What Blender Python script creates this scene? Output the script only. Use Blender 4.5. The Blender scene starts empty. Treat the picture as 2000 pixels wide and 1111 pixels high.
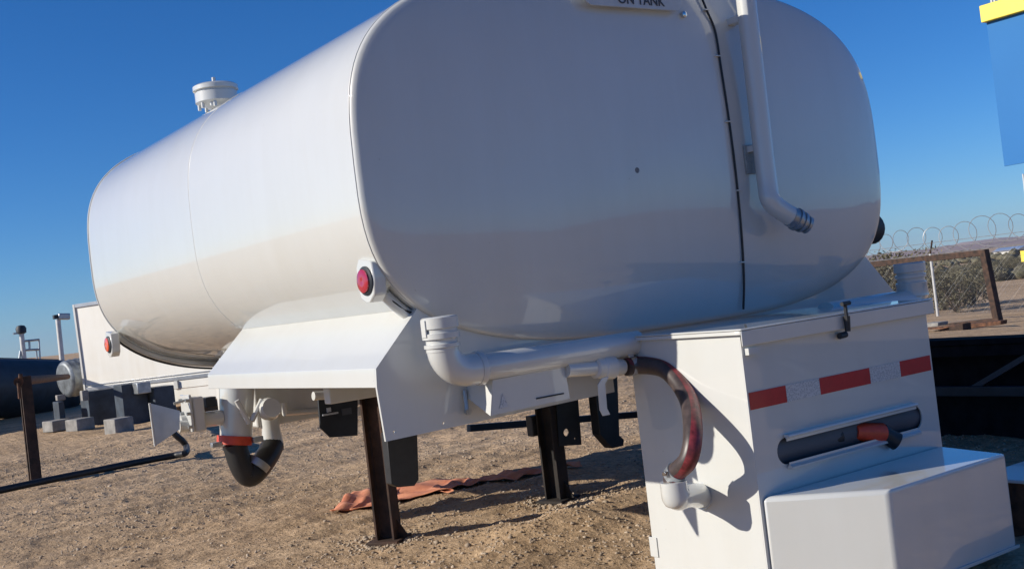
import bpy, bmesh, math, random
import numpy as np
from mathutils import Vector, Matrix, Quaternion
from mathutils.geometry import tessellate_polygon

scene = bpy.context.scene
COL = scene.collection
rad = math.radians
PI = math.pi

# ------------------------------------------------------------------ camera
EYE = Vector((0.0, -2.94, 1.0))
F = 2200.0                      # focal length in pixels of the 2000 px wide photograph
CX, CY = 1000.0, 555.5
R3 = Matrix(((0.81283143, 0.08936148, -0.57560368),
             (-0.57049019, -0.07749003, -0.81764066),
             (-0.11766912, 0.99298027, -0.01200649)))
cam_data = bpy.data.cameras.new('camera')
cam = bpy.data.objects.new('camera', cam_data)
COL.objects.link(cam)
cam.matrix_world = Matrix.Translation(EYE) @ R3.to_4x4()
cam_data.sensor_width = 36.0
cam_data.lens = 36.0 * F / 2000.0
cam_data.clip_start = 0.05
cam_data.clip_end = 20000
scene.camera = cam

# ------------------------------------------------------------------ light
SUN = Vector((-1.0, 0.37, 0.494)).normalized()     # towards the sun
elev = math.asin(SUN.z)
azim = math.atan2(SUN.x, SUN.y)                    # clockwise from +Y
world = bpy.data.worlds.new('World')
scene.world = world
world.use_nodes = True
wn = world.node_tree
wn.nodes.clear()
sky = wn.nodes.new('ShaderNodeTexSky')
sky.sky_type = 'NISHITA'
sky.sun_disc = False
sky.sun_elevation = elev
sky.sun_rotation = azim
sky.altitude = 900
sky.air_density = 1.0
sky.dust_density = 0.0
sky.ozone_density = 8.0
bg = wn.nodes.new('ShaderNodeBackground')
bg.inputs['Strength'].default_value = 0.082
out = wn.nodes.new('ShaderNodeOutputWorld')
hsv = wn.nodes.new('ShaderNodeHueSaturation')
hsv.inputs['Saturation'].default_value = 1.12
wn.links.new(sky.outputs[0], hsv.inputs['Color'])
tint = wn.nodes.new('ShaderNodeMix'); tint.data_type = 'RGBA'; tint.blend_type = 'MULTIPLY'
tint.inputs[0].default_value = 1.0
tint.inputs[7].default_value = (0.84, 0.98, 1.14, 1)      # clear desert air, a little bluer than the model
wn.links.new(hsv.outputs[0], tint.inputs[6])
wn.links.new(tint.outputs[2], bg.inputs[0])
wn.links.new(bg.outputs[0], out.inputs[0])

sd = bpy.data.lights.new('sun', 'SUN')
sd.energy = 4.9
sd.angle = rad(0.55)
sd.color = (1.0, 0.92, 0.80)
sun = bpy.data.objects.new('sun', sd)
COL.objects.link(sun)
sun.rotation_mode = 'QUATERNION'
sun.rotation_quaternion = SUN.to_track_quat('Z', 'Y')
sun.location = (-6, 3, 8)

scene.view_settings.view_transform = 'Standard'
scene.view_settings.look = 'None'
scene.view_settings.gamma = 1
scene.view_settings.use_curve_mapping = False
scene.view_settings.exposure = 0.25
scene.render.engine = 'CYCLES'
scene.cycles.max_bounces = 8
scene.cycles.diffuse_bounces = 4
scene.cycles.glossy_bounces = 4


# ------------------------------------------------------------------ finding places
def ray(px, py):
    return R3 @ Vector((px - CX, -(py - CY), -F))


def onY(px, py, y):
    d = ray(px, py)
    return EYE + d * ((y - EYE.y) / d.y)


def onX(px, py, x):
    d = ray(px, py)
    return EYE + d * ((x - EYE.x) / d.x)


def onZ(px, py, z):
    d = ray(px, py)
    return EYE + d * ((z - EYE.z) / d.z)


# ------------------------------------------------------------------ materials
def new_mat(name):
    m = bpy.data.materials.new(name)
    m.use_nodes = True
    nt = m.node_tree
    return m, nt, nt.nodes['Principled BSDF']


def tex_coord(nt, scale=(1, 1, 1), kind='Object'):
    tc = nt.nodes.new('ShaderNodeTexCoord')
    mp = nt.nodes.new('ShaderNodeMapping')
    mp.inputs['Scale'].default_value = scale
    nt.links.new(tc.outputs[kind], mp.inputs['Vector'])
    return mp.outputs['Vector']


def noise(nt, vec, scale, detail=6, rough=0.6):
    n = nt.nodes.new('ShaderNodeTexNoise')
    n.inputs['Scale'].default_value = scale
    n.inputs['Detail'].default_value = detail
    n.inputs['Roughness'].default_value = rough
    nt.links.new(vec, n.inputs['Vector'])
    return n.outputs['Fac']


def ramp(nt, fac, stops):
    r = nt.nodes.new('ShaderNodeValToRGB')
    e = r.color_ramp.elements
    while len(e) < len(stops):
        e.new(0.5)
    for i, (p, c) in enumerate(stops):
        e[i].position = p
        e[i].color = (*c, 1) if len(c) == 3 else c
    nt.links.new(fac, r.inputs['Fac'])
    return r.outputs['Color']


def bump(nt, b, fac, strength, dist):
    n = nt.nodes.new('ShaderNodeBump')
    n.inputs['Strength'].default_value = strength
    n.inputs['Distance'].default_value = dist
    nt.links.new(fac, n.inputs['Height'])
    nt.links.new(n.outputs[0], b.inputs['Normal'])
    return n


def mat(name, col, rough=0.5, metal=0.0, var=0.12, scale=8.0, coat=0.0, bmp=0.0, bdist=0.002, col2=None, stops=(0.35, 0.7)):
    m, nt, b = new_mat(name)
    v = tex_coord(nt)
    n = noise(nt, v, scale)
    c1 = tuple(max(0, c * (1 - var)) for c in col)
    c2 = col2 or tuple(min(1, c * (1 + var * 0.6)) for c in col)
    nt.links.new(ramp(nt, n, [(stops[0], c1), (stops[1], c2)]), b.inputs['Base Color'])
    b.inputs['Roughness'].default_value = rough
    b.inputs['Metallic'].default_value = metal
    b.inputs['Coat Weight'].default_value = coat
    b.inputs['Coat Roughness'].default_value = 0.08
    if bmp:
        bump(nt, b, noise(nt, v, scale * 6, 4), bmp, bdist)
    return m


def paint(name, base, rough, coat, dust=0.5):
    """glossy truck paint: slight waviness of the sheet, dust film, faint streaks and small specks"""
    m, nt, b = new_mat(name)
    v = tex_coord(nt)
    vs = tex_coord(nt, (1, 1, 0.15))
    big = noise(nt, v, 1.7, 5)
    streak = noise(nt, vs, 9, 6)
    mx = nt.nodes.new('ShaderNodeMath'); mx.operation = 'MULTIPLY'
    nt.links.new(big, mx.inputs[0]); nt.links.new(streak, mx.inputs[1])
    c_clean = base
    c_dust = tuple(base[i] * (0.86, 0.82, 0.75)[i] for i in range(3))
    c = ramp(nt, mx.outputs[0], [(0.12, c_clean), (0.42, tuple(c_clean[i] * (1 - dust) + c_dust[i] * dust for i in range(3)))])
    vo = nt.nodes.new('ShaderNodeTexVoronoi'); vo.inputs['Scale'].default_value = 11
    nt.links.new(v, vo.inputs['Vector'])
    sp = ramp(nt, vo.outputs['Distance'], [(0.018, (0.45, 0.40, 0.35)), (0.032, (1, 1, 1))])
    mul = nt.nodes.new('ShaderNodeMix'); mul.data_type = 'RGBA'; mul.blend_type = 'MULTIPLY'
    mul.inputs[0].default_value = 0.35
    nt.links.new(c, mul.inputs[6]); nt.links.new(sp, mul.inputs[7])
    nt.links.new(mul.outputs[2], b.inputs['Base Color'])
    rr = nt.nodes.new('ShaderNodeMapRange')
    rr.inputs['To Min'].default_value = rough * 0.75; rr.inputs['To Max'].default_value = rough * 1.4
    nt.links.new(noise(nt, v, 3.5, 6), rr.inputs['Value'])
    nt.links.new(rr.outputs[0], b.inputs['Roughness'])
    b.inputs['Coat Weight'].default_value = coat
    b.inputs['Coat Roughness'].default_value = 0.035
    b.inputs['Coat IOR'].default_value = 1.6
    b.inputs['Specular IOR Level'].default_value = 0.3
    nb = bump(nt, b, noise(nt, v, 1.6, 2, 0.35), 0.16, 0.006)
    nt.links.new(nb.outputs[0], b.inputs['Coat Normal'])
    return m


M = {}
M['white'] = paint('white_paint', (0.565, 0.58, 0.565), 0.34, 1.0, 0.35)
M['white2'] = paint('white_paint_dull', (0.62, 0.63, 0.62), 0.4, 0.3, 0.8)
M['cream'] = paint('cream_panel', (0.80, 0.79, 0.74), 0.45, 0.2, 0.6)
M['dark_in'] = mat('shaded_interior_grey', (0.07, 0.08, 0.10), 0.6)  # grey darkened to carry the shade inside the white slotted box
M['black'] = mat('black_paint', (0.014, 0.015, 0.018), 0.45, var=0.4, scale=14, bmp=0.2)
M['navy'] = mat('dark_blue_steel', (0.020, 0.028, 0.04), 0.6, var=0.4, scale=6, bmp=0.2)
M['matte'] = mat('matte_black_steel', (0.014, 0.015, 0.019), 0.9, var=0.4, scale=10)
M['matte'].node_tree.nodes['Principled BSDF'].inputs['Specular IOR Level'].default_value = 0.05
M['rubber'] = mat('black_rubber', (0.018, 0.018, 0.019), 0.5, var=0.25, scale=30, bmp=0.2)
M['rust'] = mat('rusty_steel', (0.075, 0.035, 0.02), 0.85, var=0.5, scale=18, bmp=0.6, col2=(0.17, 0.075, 0.038))
M['rustdark'] = mat('dark_rusty_steel', (0.03, 0.018, 0.013), 0.8, var=0.5, scale=12, bmp=0.5, col2=(0.065, 0.034, 0.022))
M['red'] = mat('red_reflective_tape', (0.42, 0.012, 0.02), 0.3, var=0.1, scale=40, coat=0.5)
M['rustmid'] = mat('brown_black_steel', (0.028, 0.017, 0.012), 0.8, var=0.5, scale=9, bmp=0.5, col2=(0.09, 0.045, 0.028))
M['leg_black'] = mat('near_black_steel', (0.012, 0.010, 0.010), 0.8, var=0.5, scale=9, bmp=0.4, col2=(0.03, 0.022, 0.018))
M['orange'] = mat('orange_plastic', (0.60, 0.065, 0.025), 0.45, var=0.25, scale=20, bmp=0.3)
M['tarp'] = mat('faded_red_tarp', (0.60, 0.20, 0.10), 0.75, var=0.2, scale=5, bmp=0.4, bdist=0.01, col2=(0.70, 0.32, 0.18))
M['galv'] = mat('galvanised_steel', (0.42, 0.45, 0.47), 0.38, 0.7, var=0.25, scale=16)
M['chrome'] = mat('bright_steel', (0.6, 0.6, 0.6), 0.2, 1.0, var=0.1)
M['alu'] = mat('aluminium', (0.45, 0.46, 0.48), 0.35, 0.9, var=0.15)
M['conc'] = mat('concrete', (0.27, 0.26, 0.245), 0.9, var=0.3, scale=10, bmp=0.5)
M['wood'] = mat('weathered_timber', (0.26, 0.20, 0.15), 0.85, var=0.35, scale=6, bmp=0.4)
M['yellow'] = mat('yellow_paint', (0.85, 0.66, 0.07), 0.45, var=0.08)
M['reflection_blue'] = mat('pale_blue_reflection', (0.032, 0.165, 0.42), 0.9, var=0.03, scale=1)  # flat blue standing in for a window reflection
M['pedestal'] = mat('slate_painted_steel', (0.045, 0.062, 0.085), 0.6, var=0.4, scale=6, bmp=0.3)
M['wire'] = mat('fence_wire', (0.30, 0.30, 0.31), 0.5, 0.6, var=0.2)
M['post'] = mat('fence_post_steel', (0.55, 0.55, 0.54), 0.5, 0.3, var=0.15)
M['lens_red'] = mat('red_lens', (0.36, 0.012, 0.03), 0.15, var=0.1, scale=60, coat=1)
M['lens_amber'] = mat('amber_lens', (0.75, 0.10, 0.03), 0.15, var=0.1, scale=60, coat=1)
M['lettering'] = mat('grey_lettering', (0.05, 0.055, 0.07), 0.6, var=0.1)
M['sign'] = mat('sign_plate', (0.50, 0.53, 0.55), 0.4, var=0.08, scale=20)
M['scuff'] = mat('scuffed_paint', (0.20, 0.21, 0.22), 0.6, var=0.4, scale=90)
M['grey_sticker'] = mat('grey_sticker', (0.30, 0.34, 0.35), 0.4, var=0.2, scale=60)


def tape_white():
    m, nt, b = new_mat('silver_reflective_tape')
    v = tex_coord(nt, (1, 1, 1))
    w = nt.nodes.new('ShaderNodeTexVoronoi'); w.inputs['Scale'].default_value = 170
    nt.links.new(v, w.inputs['Vector'])
    nt.links.new(ramp(nt, w.outputs['Distance'], [(0.1, (0.26, 0.29, 0.32)), (0.6, (0.52, 0.54, 0.56))]), b.inputs['Base Color'])
    b.inputs['Roughness'].default_value = 0.3
    return m


M['silver'] = tape_white()


def ribbed():
    """black suction hose with a red stripe rubbed into it"""
    m, nt, b = new_mat('black_hose_with_red_stripe')
    v = tex_coord(nt)
    n = noise(nt, v, 30, 4)
    nt.links.new(ramp(nt, n, [(0.4, (0.045, 0.034, 0.034)), (0.7, (0.085, 0.062, 0.058))]), b.inputs['Base Color'])
    b.inputs['Roughness'].default_value = 0.42
    return m


M['hose'] = ribbed()
M['hose_red'] = mat('red_hose_stripe', (0.20, 0.028, 0.035), 0.45, var=0.6, scale=40)


def dirt():
    m, nt, b = new_mat('packed_dirt')
    v = tex_coord(nt)
    vr = tex_coord(nt, (0.22, 1.3, 1))
    n1 = noise(nt, v, 0.45, 8, 0.65)
    n2 = noise(nt, vr, 2.4, 8, 0.6)
    n3 = noise(nt, v, 38, 6, 0.75)
    n4 = noise(nt, v, 9, 6, 0.65)
    base = ramp(nt, n1, [(0.3, (0.40, 0.285, 0.175)), (0.52, (0.49, 0.36, 0.235)), (0.75, (0.56, 0.43, 0.295))])

    def mulc(a, f, stops, amt):
        k = nt.nodes.new('ShaderNodeMix'); k.data_type = 'RGBA'; k.blend_type = 'MULTIPLY'
        k.inputs[0].default_value = amt
        nt.links.new(a, k.inputs[6]); nt.links.new(ramp(nt, f, stops), k.inputs[7])
        return k.outputs[2]
    c = mulc(base, n2, [(0.33, (0.72, 0.70, 0.68)), (0.6, (1.12, 1.1, 1.08))], 0.8)
    c = mulc(c, n3, [(0.32, (0.56, 0.53, 0.50)), (0.46, (0.97, 0.96, 0.95)), (0.70, (1.4, 1.4, 1.38))], 0.85)
    c = mulc(c, n4, [(0.35, (0.8, 0.78, 0.76)), (0.6, (1.08, 1.08, 1.08))], 0.8)
    nt.links.new(c, b.inputs['Base Color'])
    b.inputs['Roughness'].default_value = 0.95
    b.inputs['Specular IOR Level'].default_value = 0.15
    add = nt.nodes.new('ShaderNodeMath'); add.operation = 'ADD'
    mm = nt.nodes.new('ShaderNodeMath'); mm.operation = 'MULTIPLY'; mm.inputs[1].default_value = 0.35
    nt.links.new(n3, mm.inputs[0]); nt.links.new(mm.outputs[0], add.inputs[0]); nt.links.new(n4, add.inputs[1])
    bump(nt, b, add.outputs[0], 1.0, 0.045)
    return m


M['dirt'] = dirt()
M['stone'] = mat('dirt_clods', (0.30, 0.225, 0.155), 0.95, var=0.3, scale=3, col2=(0.52, 0.43, 0.33))
M['leaf'] = mat('desert_scrub_leaf', (0.085, 0.085, 0.045), 0.8, var=0.4, scale=3, col2=(0.20, 0.175, 0.11))
M['twig'] = mat('scrub_twig', (0.12, 0.09, 0.065), 0.9, var=0.3)
M['hill'] = mat('far_hill_rock', (0.30, 0.225, 0.20), 0.95, var=0.35, scale=0.006)
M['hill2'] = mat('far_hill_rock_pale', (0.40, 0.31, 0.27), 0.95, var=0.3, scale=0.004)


# ------------------------------------------------------------------ mesh helpers
class MB:
    def __init__(self):
        self.v = []; self.f = []

    def add(self, vs, fs):
        k = len(self.v)
        self.v += [tuple(p) for p in vs]
        self.f += [tuple(i + k for i in f) for f in fs]
        return self

    def box(self, c, s, rot=None):
        c = Vector(c); h = Vector(s) / 2
        vs = []
        for dz in (-1, 1):
            for dx, dy in ((-1, -1), (1, -1), (1, 1), (-1, 1)):
                p = Vector((dx * h.x, dy * h.y, dz * h.z))
                if rot: p = rot @ p
                vs.append(c + p)
        return self.add(vs, [(3, 2, 1, 0), (4, 5, 6, 7), (0, 1, 5, 4), (1, 2, 6, 5), (2, 3, 7, 6), (3, 0, 4, 7)])

    def span(self, a, b):
        a = Vector(a); b = Vector(b)
        return self.box((a + b) / 2, (abs(b.x - a.x), abs(b.y - a.y), abs(b.z - a.z)))

    def prism(self, pts, d, holes=()):
        """polygon (3-D points, coplanar) swept along vector d; holes are loops"""
        d = Vector(d)
        loops = [[Vector(p) for p in pts]] + [[Vector(p) for p in h] for h in holes]
        tris = tessellate_polygon(loops)
        flat = [p for l in loops for p in l]
        n = len(flat)
        fs = [tuple(t) for t in tris] + [tuple(reversed([i + n for i in t])) for t in tris]
        k = 0
        for l in loops:
            m = len(l)
            for i in range(m):
                j = (i + 1) % m
                fs.append((k + i, k + j, k + j + n, k + i + n))
            k += m
        return self.add(flat + [p + d for p in flat], fs)

    def tube(self, path, r, seg=14, cap=True, closed=False):
        path = [Vector(p) for p in path]
        n = len(path)
        rr = r if isinstance(r, (list, tuple)) else [r] * n
        tang = []
        for i in range(n):
            if closed:
                t = path[(i + 1) % n] - path[i - 1]
            else:
                t = path[min(i + 1, n - 1)] - path[max(i - 1, 0)]
            tang.append(t.normalized())
        u = tang[0].orthogonal().normalized()
        vs = []; fs = []
        for i in range(n):
            t = tang[i]
            u = (u - t * u.dot(t)).normalized()
            w = t.cross(u)
            for k in range(seg):
                a = 2 * PI * k / seg
                vs.append(path[i] + (u * math.cos(a) + w * math.sin(a)) * rr[i])
        rng = n if closed else n - 1
        for i in range(rng):
            j = (i + 1) % n
            for k in range(seg):
                l = (k + 1) % seg
                fs.append((i * seg + k, i * seg + l, j * seg + l, j * seg + k))
        if cap and not closed:
            fs.append(tuple(reversed(range(seg))))
            fs.append(tuple((n - 1) * seg + k for k in range(seg)))
        return self.add(vs, fs)

    def lathe(self, prof, o, axis, seg=28):
        """prof: (radius, height) pairs along axis from o"""
        o = Vector(o); a = Vector(axis).normalized()
        path = [o + a * h for r, h in prof]
        u = a.orthogonal().normalized(); w = a.cross(u)
        vs = []; fs = []
        n = len(prof)
        for (r, h), p in zip(prof, path):
            for k in range(seg):
                t = 2 * PI * k / seg
                vs.append(p + (u * math.cos(t) + w * math.sin(t)) * max(r, 1e-5))
        for i in range(n - 1):
            for k in range(seg):
                l = (k + 1) % seg
                fs.append((i * seg + k, i * seg + l, (i + 1) * seg + l, (i + 1) * seg + k))
        fs.append(tuple(reversed(range(seg))))
        fs.append(tuple((n - 1) * seg + k for k in range(seg)))
        return self.add(vs, fs)

    def build(self, name, m, parent=None, bevel=0, smooth=True, angle=35, label=None, kind=None):
        me = bpy.data.meshes.new(name)
        me.from_pydata(self.v, [], self.f)
        me.validate()
        bm = bmesh.new(); bm.from_mesh(me)
        bmesh.ops.recalc_face_normals(bm, faces=bm.faces)
        bm.to_mesh(me); bm.free()
        me.materials.append(m)
        o = bpy.data.objects.new(name, me)
        COL.objects.link(o)
        if parent:
            o.parent = parent
            o.matrix_parent_inverse = Matrix.Translation(-world_loc(parent))
        if smooth:
            me.polygons.foreach_set('use_smooth', [True] * len(me.polygons))
            me.set_sharp_from_angle(angle=rad(angle))
        if bevel:
            md = o.modifiers.new('bevel', 'BEVEL')
            md.width = bevel; md.segments = 2; md.limit_method = 'ANGLE'; md.angle_limit = rad(40)
            md.harden_normals = False
        if label: o['label'] = label
        if kind: o['kind'] = kind
        return o


def world_loc(o):
    v = Vector(o.location)
    # children are linked with an inverse that cancels their parents' shift
    return v if o.parent is None else Vector((0, 0, 0))


def thing(name, loc, label, cat, group=None):
    o = bpy.data.objects.new(name, None)
    o.empty_display_size = 0.2
    o.location = loc
    COL.objects.link(o)
    o['label'] = label; o['category'] = cat
    if group: o['group'] = group
    return o


def tag(o, label, cat, group=None):
    o['label'] = label; o['category'] = cat
    if group: o['group'] = group
    return o


def copy_tree(o, parent=None):
    c = o.copy(); COL.objects.link(c)
    if parent: c.parent = parent
    for ch in o.children:
        copy_tree(ch, c)
    return c


def arc(c, u, v, r, a0, a1, n=10):
    c = Vector(c); u = Vector(u); v = Vector(v)
    return [c + (u * math.cos(rad(a0 + (a1 - a0) * i / n)) + v * math.sin(rad(a0 + (a1 - a0) * i / n))) * r for i in range(n + 1)]


def spline(pts, n=10):
    """Catmull-Rom through points"""
    P = [Vector(p) for p in pts]
    P = [P[0] * 2 - P[1]] + P + [P[-1] * 2 - P[-2]]
    o = []
    for i in range(1, len(P) - 2):
        for k in range(n):
            t = k / n
            a, b, c, d = P[i - 1], P[i], P[i + 1], P[i + 2]
            o.append(0.5 * ((2 * b) + (c - a) * t + (2 * a - 5 * b + 4 * c - d) * t * t + (3 * b - a - 3 * c + d) * t ** 3))
    o.append(P[-2])
    return o


rng = np.random.default_rng(5)


def vnoise(x, y, seed):
    """value noise on numpy arrays"""
    xi = np.floor(x).astype(np.int64); yi = np.floor(y).astype(np.int64)
    fx = x - xi; fy = y - yi
    fx = fx * fx * (3 - 2 * fx); fy = fy * fy * (3 - 2 * fy)

    def h(a, b):
        n = (a * 374761393 + b * 668265263 + seed * 1442695041) & 0x7fffffff
        n = ((n ^ (n >> 13)) * 1274126177) & 0x7fffffff
        return ((n ^ (n >> 16)) & 0xffff) / 65535.0
    return (h(xi, yi) * (1 - fx) + h(xi + 1, yi) * fx) * (1 - fy) + (h(xi, yi + 1) * (1 - fx) + h(xi + 1, yi + 1) * fx) * fy


# ------------------------------------------------------------------ ground
def ground_z(x, y):
    x = np.asarray(x, float); y = np.asarray(y, float)
    base = -0.05 * np.clip(x - 6.5 - 0.35 * np.maximum(y - 4, 0), 0, 20) - 0.011 * np.clip(x - 34, 0, 1500)
    near = np.exp(-np.maximum(np.hypot(x - 4, y - 3) - 9, 0) / 6)
    ang = x * 0.96 + y * 0.28; per = -x * 0.28 + y * 0.96      # wheel ruts run roughly across the picture
    rut = (vnoise(ang * 0.5, per * 4.5, 1) - 0.5) * 0.022 + (vnoise(ang * 1.3, per * 13, 2) - 0.5) * 0.012
    lump = (vnoise(x * 1.1, y * 1.1, 3) - 0.5) * 0.04 + (vnoise(x * 4.3, y * 4.3, 4) - 0.5) * 0.018
    fine = (vnoise(x * 14, y * 14, 5) - 0.5) * 0.010 + (vnoise(x * 33, y * 33, 6) - 0.5) * 0.006
    trk = 0
    for c0, ph in ((2.35, 0.0), (3.75, 1.0), (1.35, 2.0)):
        dd_ = per - c0 - 0.12 * np.sin(ang * 0.7 + ph)
        env = np.exp(-(dd_ / 0.10) ** 4) * np.clip(vnoise(x * 0.9, y * 0.9, 31) * 2.2 - 0.5, 0, 1)
        trk = trk + env * (-0.010 + 0.0045 * np.sign(np.sin(2 * PI * (ang + np.abs(dd_) * 0.6) / 0.085)))
        trk = trk + 0.010 * np.exp(-((np.abs(dd_) - 0.14) / 0.03) ** 2) * np.clip(vnoise(x * 0.9, y * 0.9, 31) * 2.2 - 0.5, 0, 1)
    # a heap of loose dirt scraped up behind the stands
    mound = 0.045 * np.exp(-((x - 2.95) / 0.75) ** 2 - ((y - 0.95) / 0.26) ** 2) * (0.5 + vnoise(x * 7, y * 7, 7))
    mound += 0.03 * np.exp(-((x - 4.2) / 1.0) ** 2 - ((y - 3.2) / 0.3) ** 2) * (0.4 + vnoise(x * 6, y * 6, 8))
    far = (vnoise(x * 0.03, y * 0.03, 9) - 0.5) * 2.2 * np.clip((np.hypot(x, y) - 60) / 200, 0, 1)
    return base + (rut * 1.5 + lump + fine * 1.2 + trk) * (0.15 + 0.85 * near) + mound + far


def gz(x, y):
    return float(ground_z(np.array([x]), np.array([y]))[0])


def lines(a, b, step, far):
    mid = np.arange(a, b + step * 0.5, step)
    outs = []
    d = step; p = 0
    while p < far:
        d *= 1.16; p += d; outs.append(p)
    outs = np.array(outs)
    return np.concatenate([(a - outs)[::-1], mid, mid[-1] + outs])


gx = lines(0.2, 6.4, 0.018, 6000)
gy = lines(-0.9, 9.0, 0.02, 6000)
X, Y = np.meshgrid(gx, gy)
Z = ground_z(X, Y)
nx, ny = len(gx), len(gy)
verts = np.stack([X.ravel(), Y.ravel(), Z.ravel()], 1)
ii = (np.arange(ny - 1)[:, None] * nx + np.arange(nx - 1)[None, :]).ravel()
faces = np.stack([ii, ii + 1, ii + nx + 1, ii + nx], 1)
me = bpy.data.meshes.new('ground')
me.vertices.add(len(verts)); me.vertices.foreach_set('co', verts.ravel())
me.loops.add(faces.size); me.loops.foreach_set('vertex_index', faces.ravel())
me.polygons.add(len(faces)); me.polygons.foreach_set('loop_start', np.arange(len(faces)) * 4)
me.update(calc_edges=True)
me.polygons.foreach_set('use_smooth', [True] * len(faces))
me.materials.append(M['dirt'])
ground = bpy.data.objects.new('ground', me); COL.objects.link(ground); ground['kind'] = 'structure'


# loose clods and grit
def scatter_mesh(name, centers, sizes, base_v, base_f, material, flat=0.7):
    n = len(centers); k = len(base_v)
    a = rng.uniform(0, 2 * PI, n)
    bv = np.array(base_v)
    sc = rng.uniform(0.6, 1.3, (n, 1, 3)) * sizes[:, None, None]
    sc[:, :, 2] *= flat
    jit = 1 + rng.uniform(-0.28, 0.28, (n, k, 1))
    v = bv[None] * jit * sc
    c, s = np.cos(a)[:, None], np.sin(a)[:, None]
    vx = v[:, :, 0] * c - v[:, :, 1] * s; vy = v[:, :, 0] * s + v[:, :, 1] * c
    v = np.stack([vx, vy, v[:, :, 2]], 2) + centers[:, None, :]
    bf = np.array(base_f)
    f = (bf[None] + (np.arange(n) * k)[:, None, None]).reshape(-1, 3)
    me = bpy.data.meshes.new(name)
    vv = v.reshape(-1, 3)
    me.vertices.add(len(vv)); me.vertices.foreach_set('co', vv.ravel())
    me.loops.add(f.size); me.loops.foreach_set('vertex_index', f.ravel())
    me.polygons.add(len(f)); me.polygons.foreach_set('loop_start', np.arange(len(f)) * 3)
    me.update(calc_edges=True)
    me.materials.append(material)
    o = bpy.data.objects.new(name, me); COL.objects.link(o)
    return o


bm = bmesh.new(); bmesh.ops.create_icosphere(bm, subdivisions=1, radius=1)
bm.verts.ensure_lookup_table()
IV = [tuple(v.co) for v in bm.verts]; IF = [tuple(v.index for v in f.verts) for f in bm.faces]
bm.free()
N = 42000
px_ = rng.uniform(0.3, 6.5, N * 2); py_ = -0.6 + rng.uniform(0, 1, N * 2) ** 1.5 * 9.5
dens = vnoise(px_ * 1.3, py_ * 2.6, 21) * 0.7 + 0.5 * np.exp(-((px_ - 2.95) / 0.9) ** 2 - ((py_ - 0.95) / 0.5) ** 2)
keep = rng.uniform(0, 0.9, N * 2) < dens
px_, py_ = px_[keep][:N], py_[keep][:N]
sz = 0.0025 + 0.0075 * rng.uniform(0, 1, len(px_)) ** 3.0
big = rng.uniform(0, 1, len(px_)) < 0.015
sz[big] *= 1.9
for lx_, ly_ in ((2.32, 1.52), (3.24, 1.49)):
    ex = rng.normal(lx_, 0.10, 500); ey = rng.normal(ly_, 0.09, 500)
    px_ = np.concatenate([px_, ex]); py_ = np.concatenate([py_, ey]); sz = np.concatenate([sz, rng.uniform(0.003, 0.011, 500)])
cen = np.stack([px_, py_, ground_z(px_, py_) + sz * 0.15], 1)
gr = scatter_mesh('gravel', cen, sz, IV, IF, M['stone'])
gr['kind'] = 'stuff'; gr['label'] = 'loose clods and grit scattered over the dirt yard'; gr['category'] = 'gravel'

# far hills as ridges at a distance
def ridge(name, pts, depth, m, base):
    """pts: azimuth fraction -> (x, y, height) line; a hill with a front and a back slope"""
    k = len(pts)
    vs = []; fs = []
    rows = [(-1.0, 0.0), (-0.6, 0.35), (-0.3, 0.7), (0, 1.0), (0.5, 0.6), (1.0, 0.0)]
    for j, (d, h) in enumerate(rows):
        for i, (x, y, z) in enumerate(pts):
            r = Vector((x, y, 0)).normalized() * depth * d
            wob = 1 + 0.25 * math.sin(i * 1.7 + j * 2.1) * (0 if j in (3,) else 1)
            vs.append((x + r.x * wob, y + r.y * wob, base + (z - base) * h * (1 if h in (0, 1) else 0.85 + 0.3 * random.random())))
    for j in range(len(rows) - 1):
        for i in range(k - 1):
            a = j * k + i
            fs.append((a, a + 1, a + k + 1, a + k))
    o = MB().add(vs, fs).build(name, m, smooth=True, angle=60)
    o['kind'] = 'structure'
    return o


random.seed(4)


def arc_pts(dist, a0, a1, n, h0, amp, seed):
    o = []
    for i in range(n):
        a = rad(a0 + (a1 - a0) * i / (n - 1))
        t = np.array([i * 0.21 + seed * 10.0])
        h = h0 + amp * (float(vnoise(t, t * 0, seed)[0]) + 0.4 * float(vnoise(t * 3.7, t * 0, seed)[0]) + 0.18 * float(vnoise(t * 11, t * 0, seed)[0]) - 0.6)
        o.append((dist * math.sin(a), dist * math.cos(a), h))
    return o


# ------------------------------------------------------------------ the tank
CXT, CZT = 2.778, 1.441          # centre of the cross section
HW, HT, HB, NE = 1.22, 0.636, 0.61, 3.15
LEN = 2.93


def outline(s=1.0, n=120, y=0.0):
    pts = []
    for i in range(n):
        a = 2 * PI * i / n
        c, si = math.cos(a), math.sin(a)
        x = math.copysign(abs(c) ** (2 / NE), c) * HW
        z = math.copysign(abs(si) ** (2 / NE), si) * (HT if si > 0 else HB)
        pts.append(Vector((CXT + x * s, y, CZT + z * s)))
    return pts


def zbot(x, s=1.0):
    d = min(1, abs(x - CXT) / (HW * s))
    return CZT - HB * s * (1 - d ** NE) ** (1 / NE)


def ztop(x):
    d = min(1, abs(x - CXT) / HW)
    return CZT + HT * (1 - d ** NE) ** (1 / NE)


tank = thing('water_tank', (CXT, 0.0, 0.05), 'large white oval water tank with bumper box and hoses raised on steel stands', 'water tank')


def loft(rows):
    mb = MB(); n = len(rows[0])
    vs = [p for r in rows for p in r]; fs = []
    for j in range(len(rows) - 1):
        for i in range(n):
            k = (i + 1) % n
            fs.append((j * n + i, j * n + k, (j + 1) * n + k, (j + 1) * n + i))
    mb.add(vs, fs)
    return mb


NSEG = 120
rows = [outline(1, NSEG, y) for y in np.linspace(0.004, LEN - 0.004, 7)]
loft(rows).build('tank_shell', M['white'], tank, angle=50)


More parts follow.
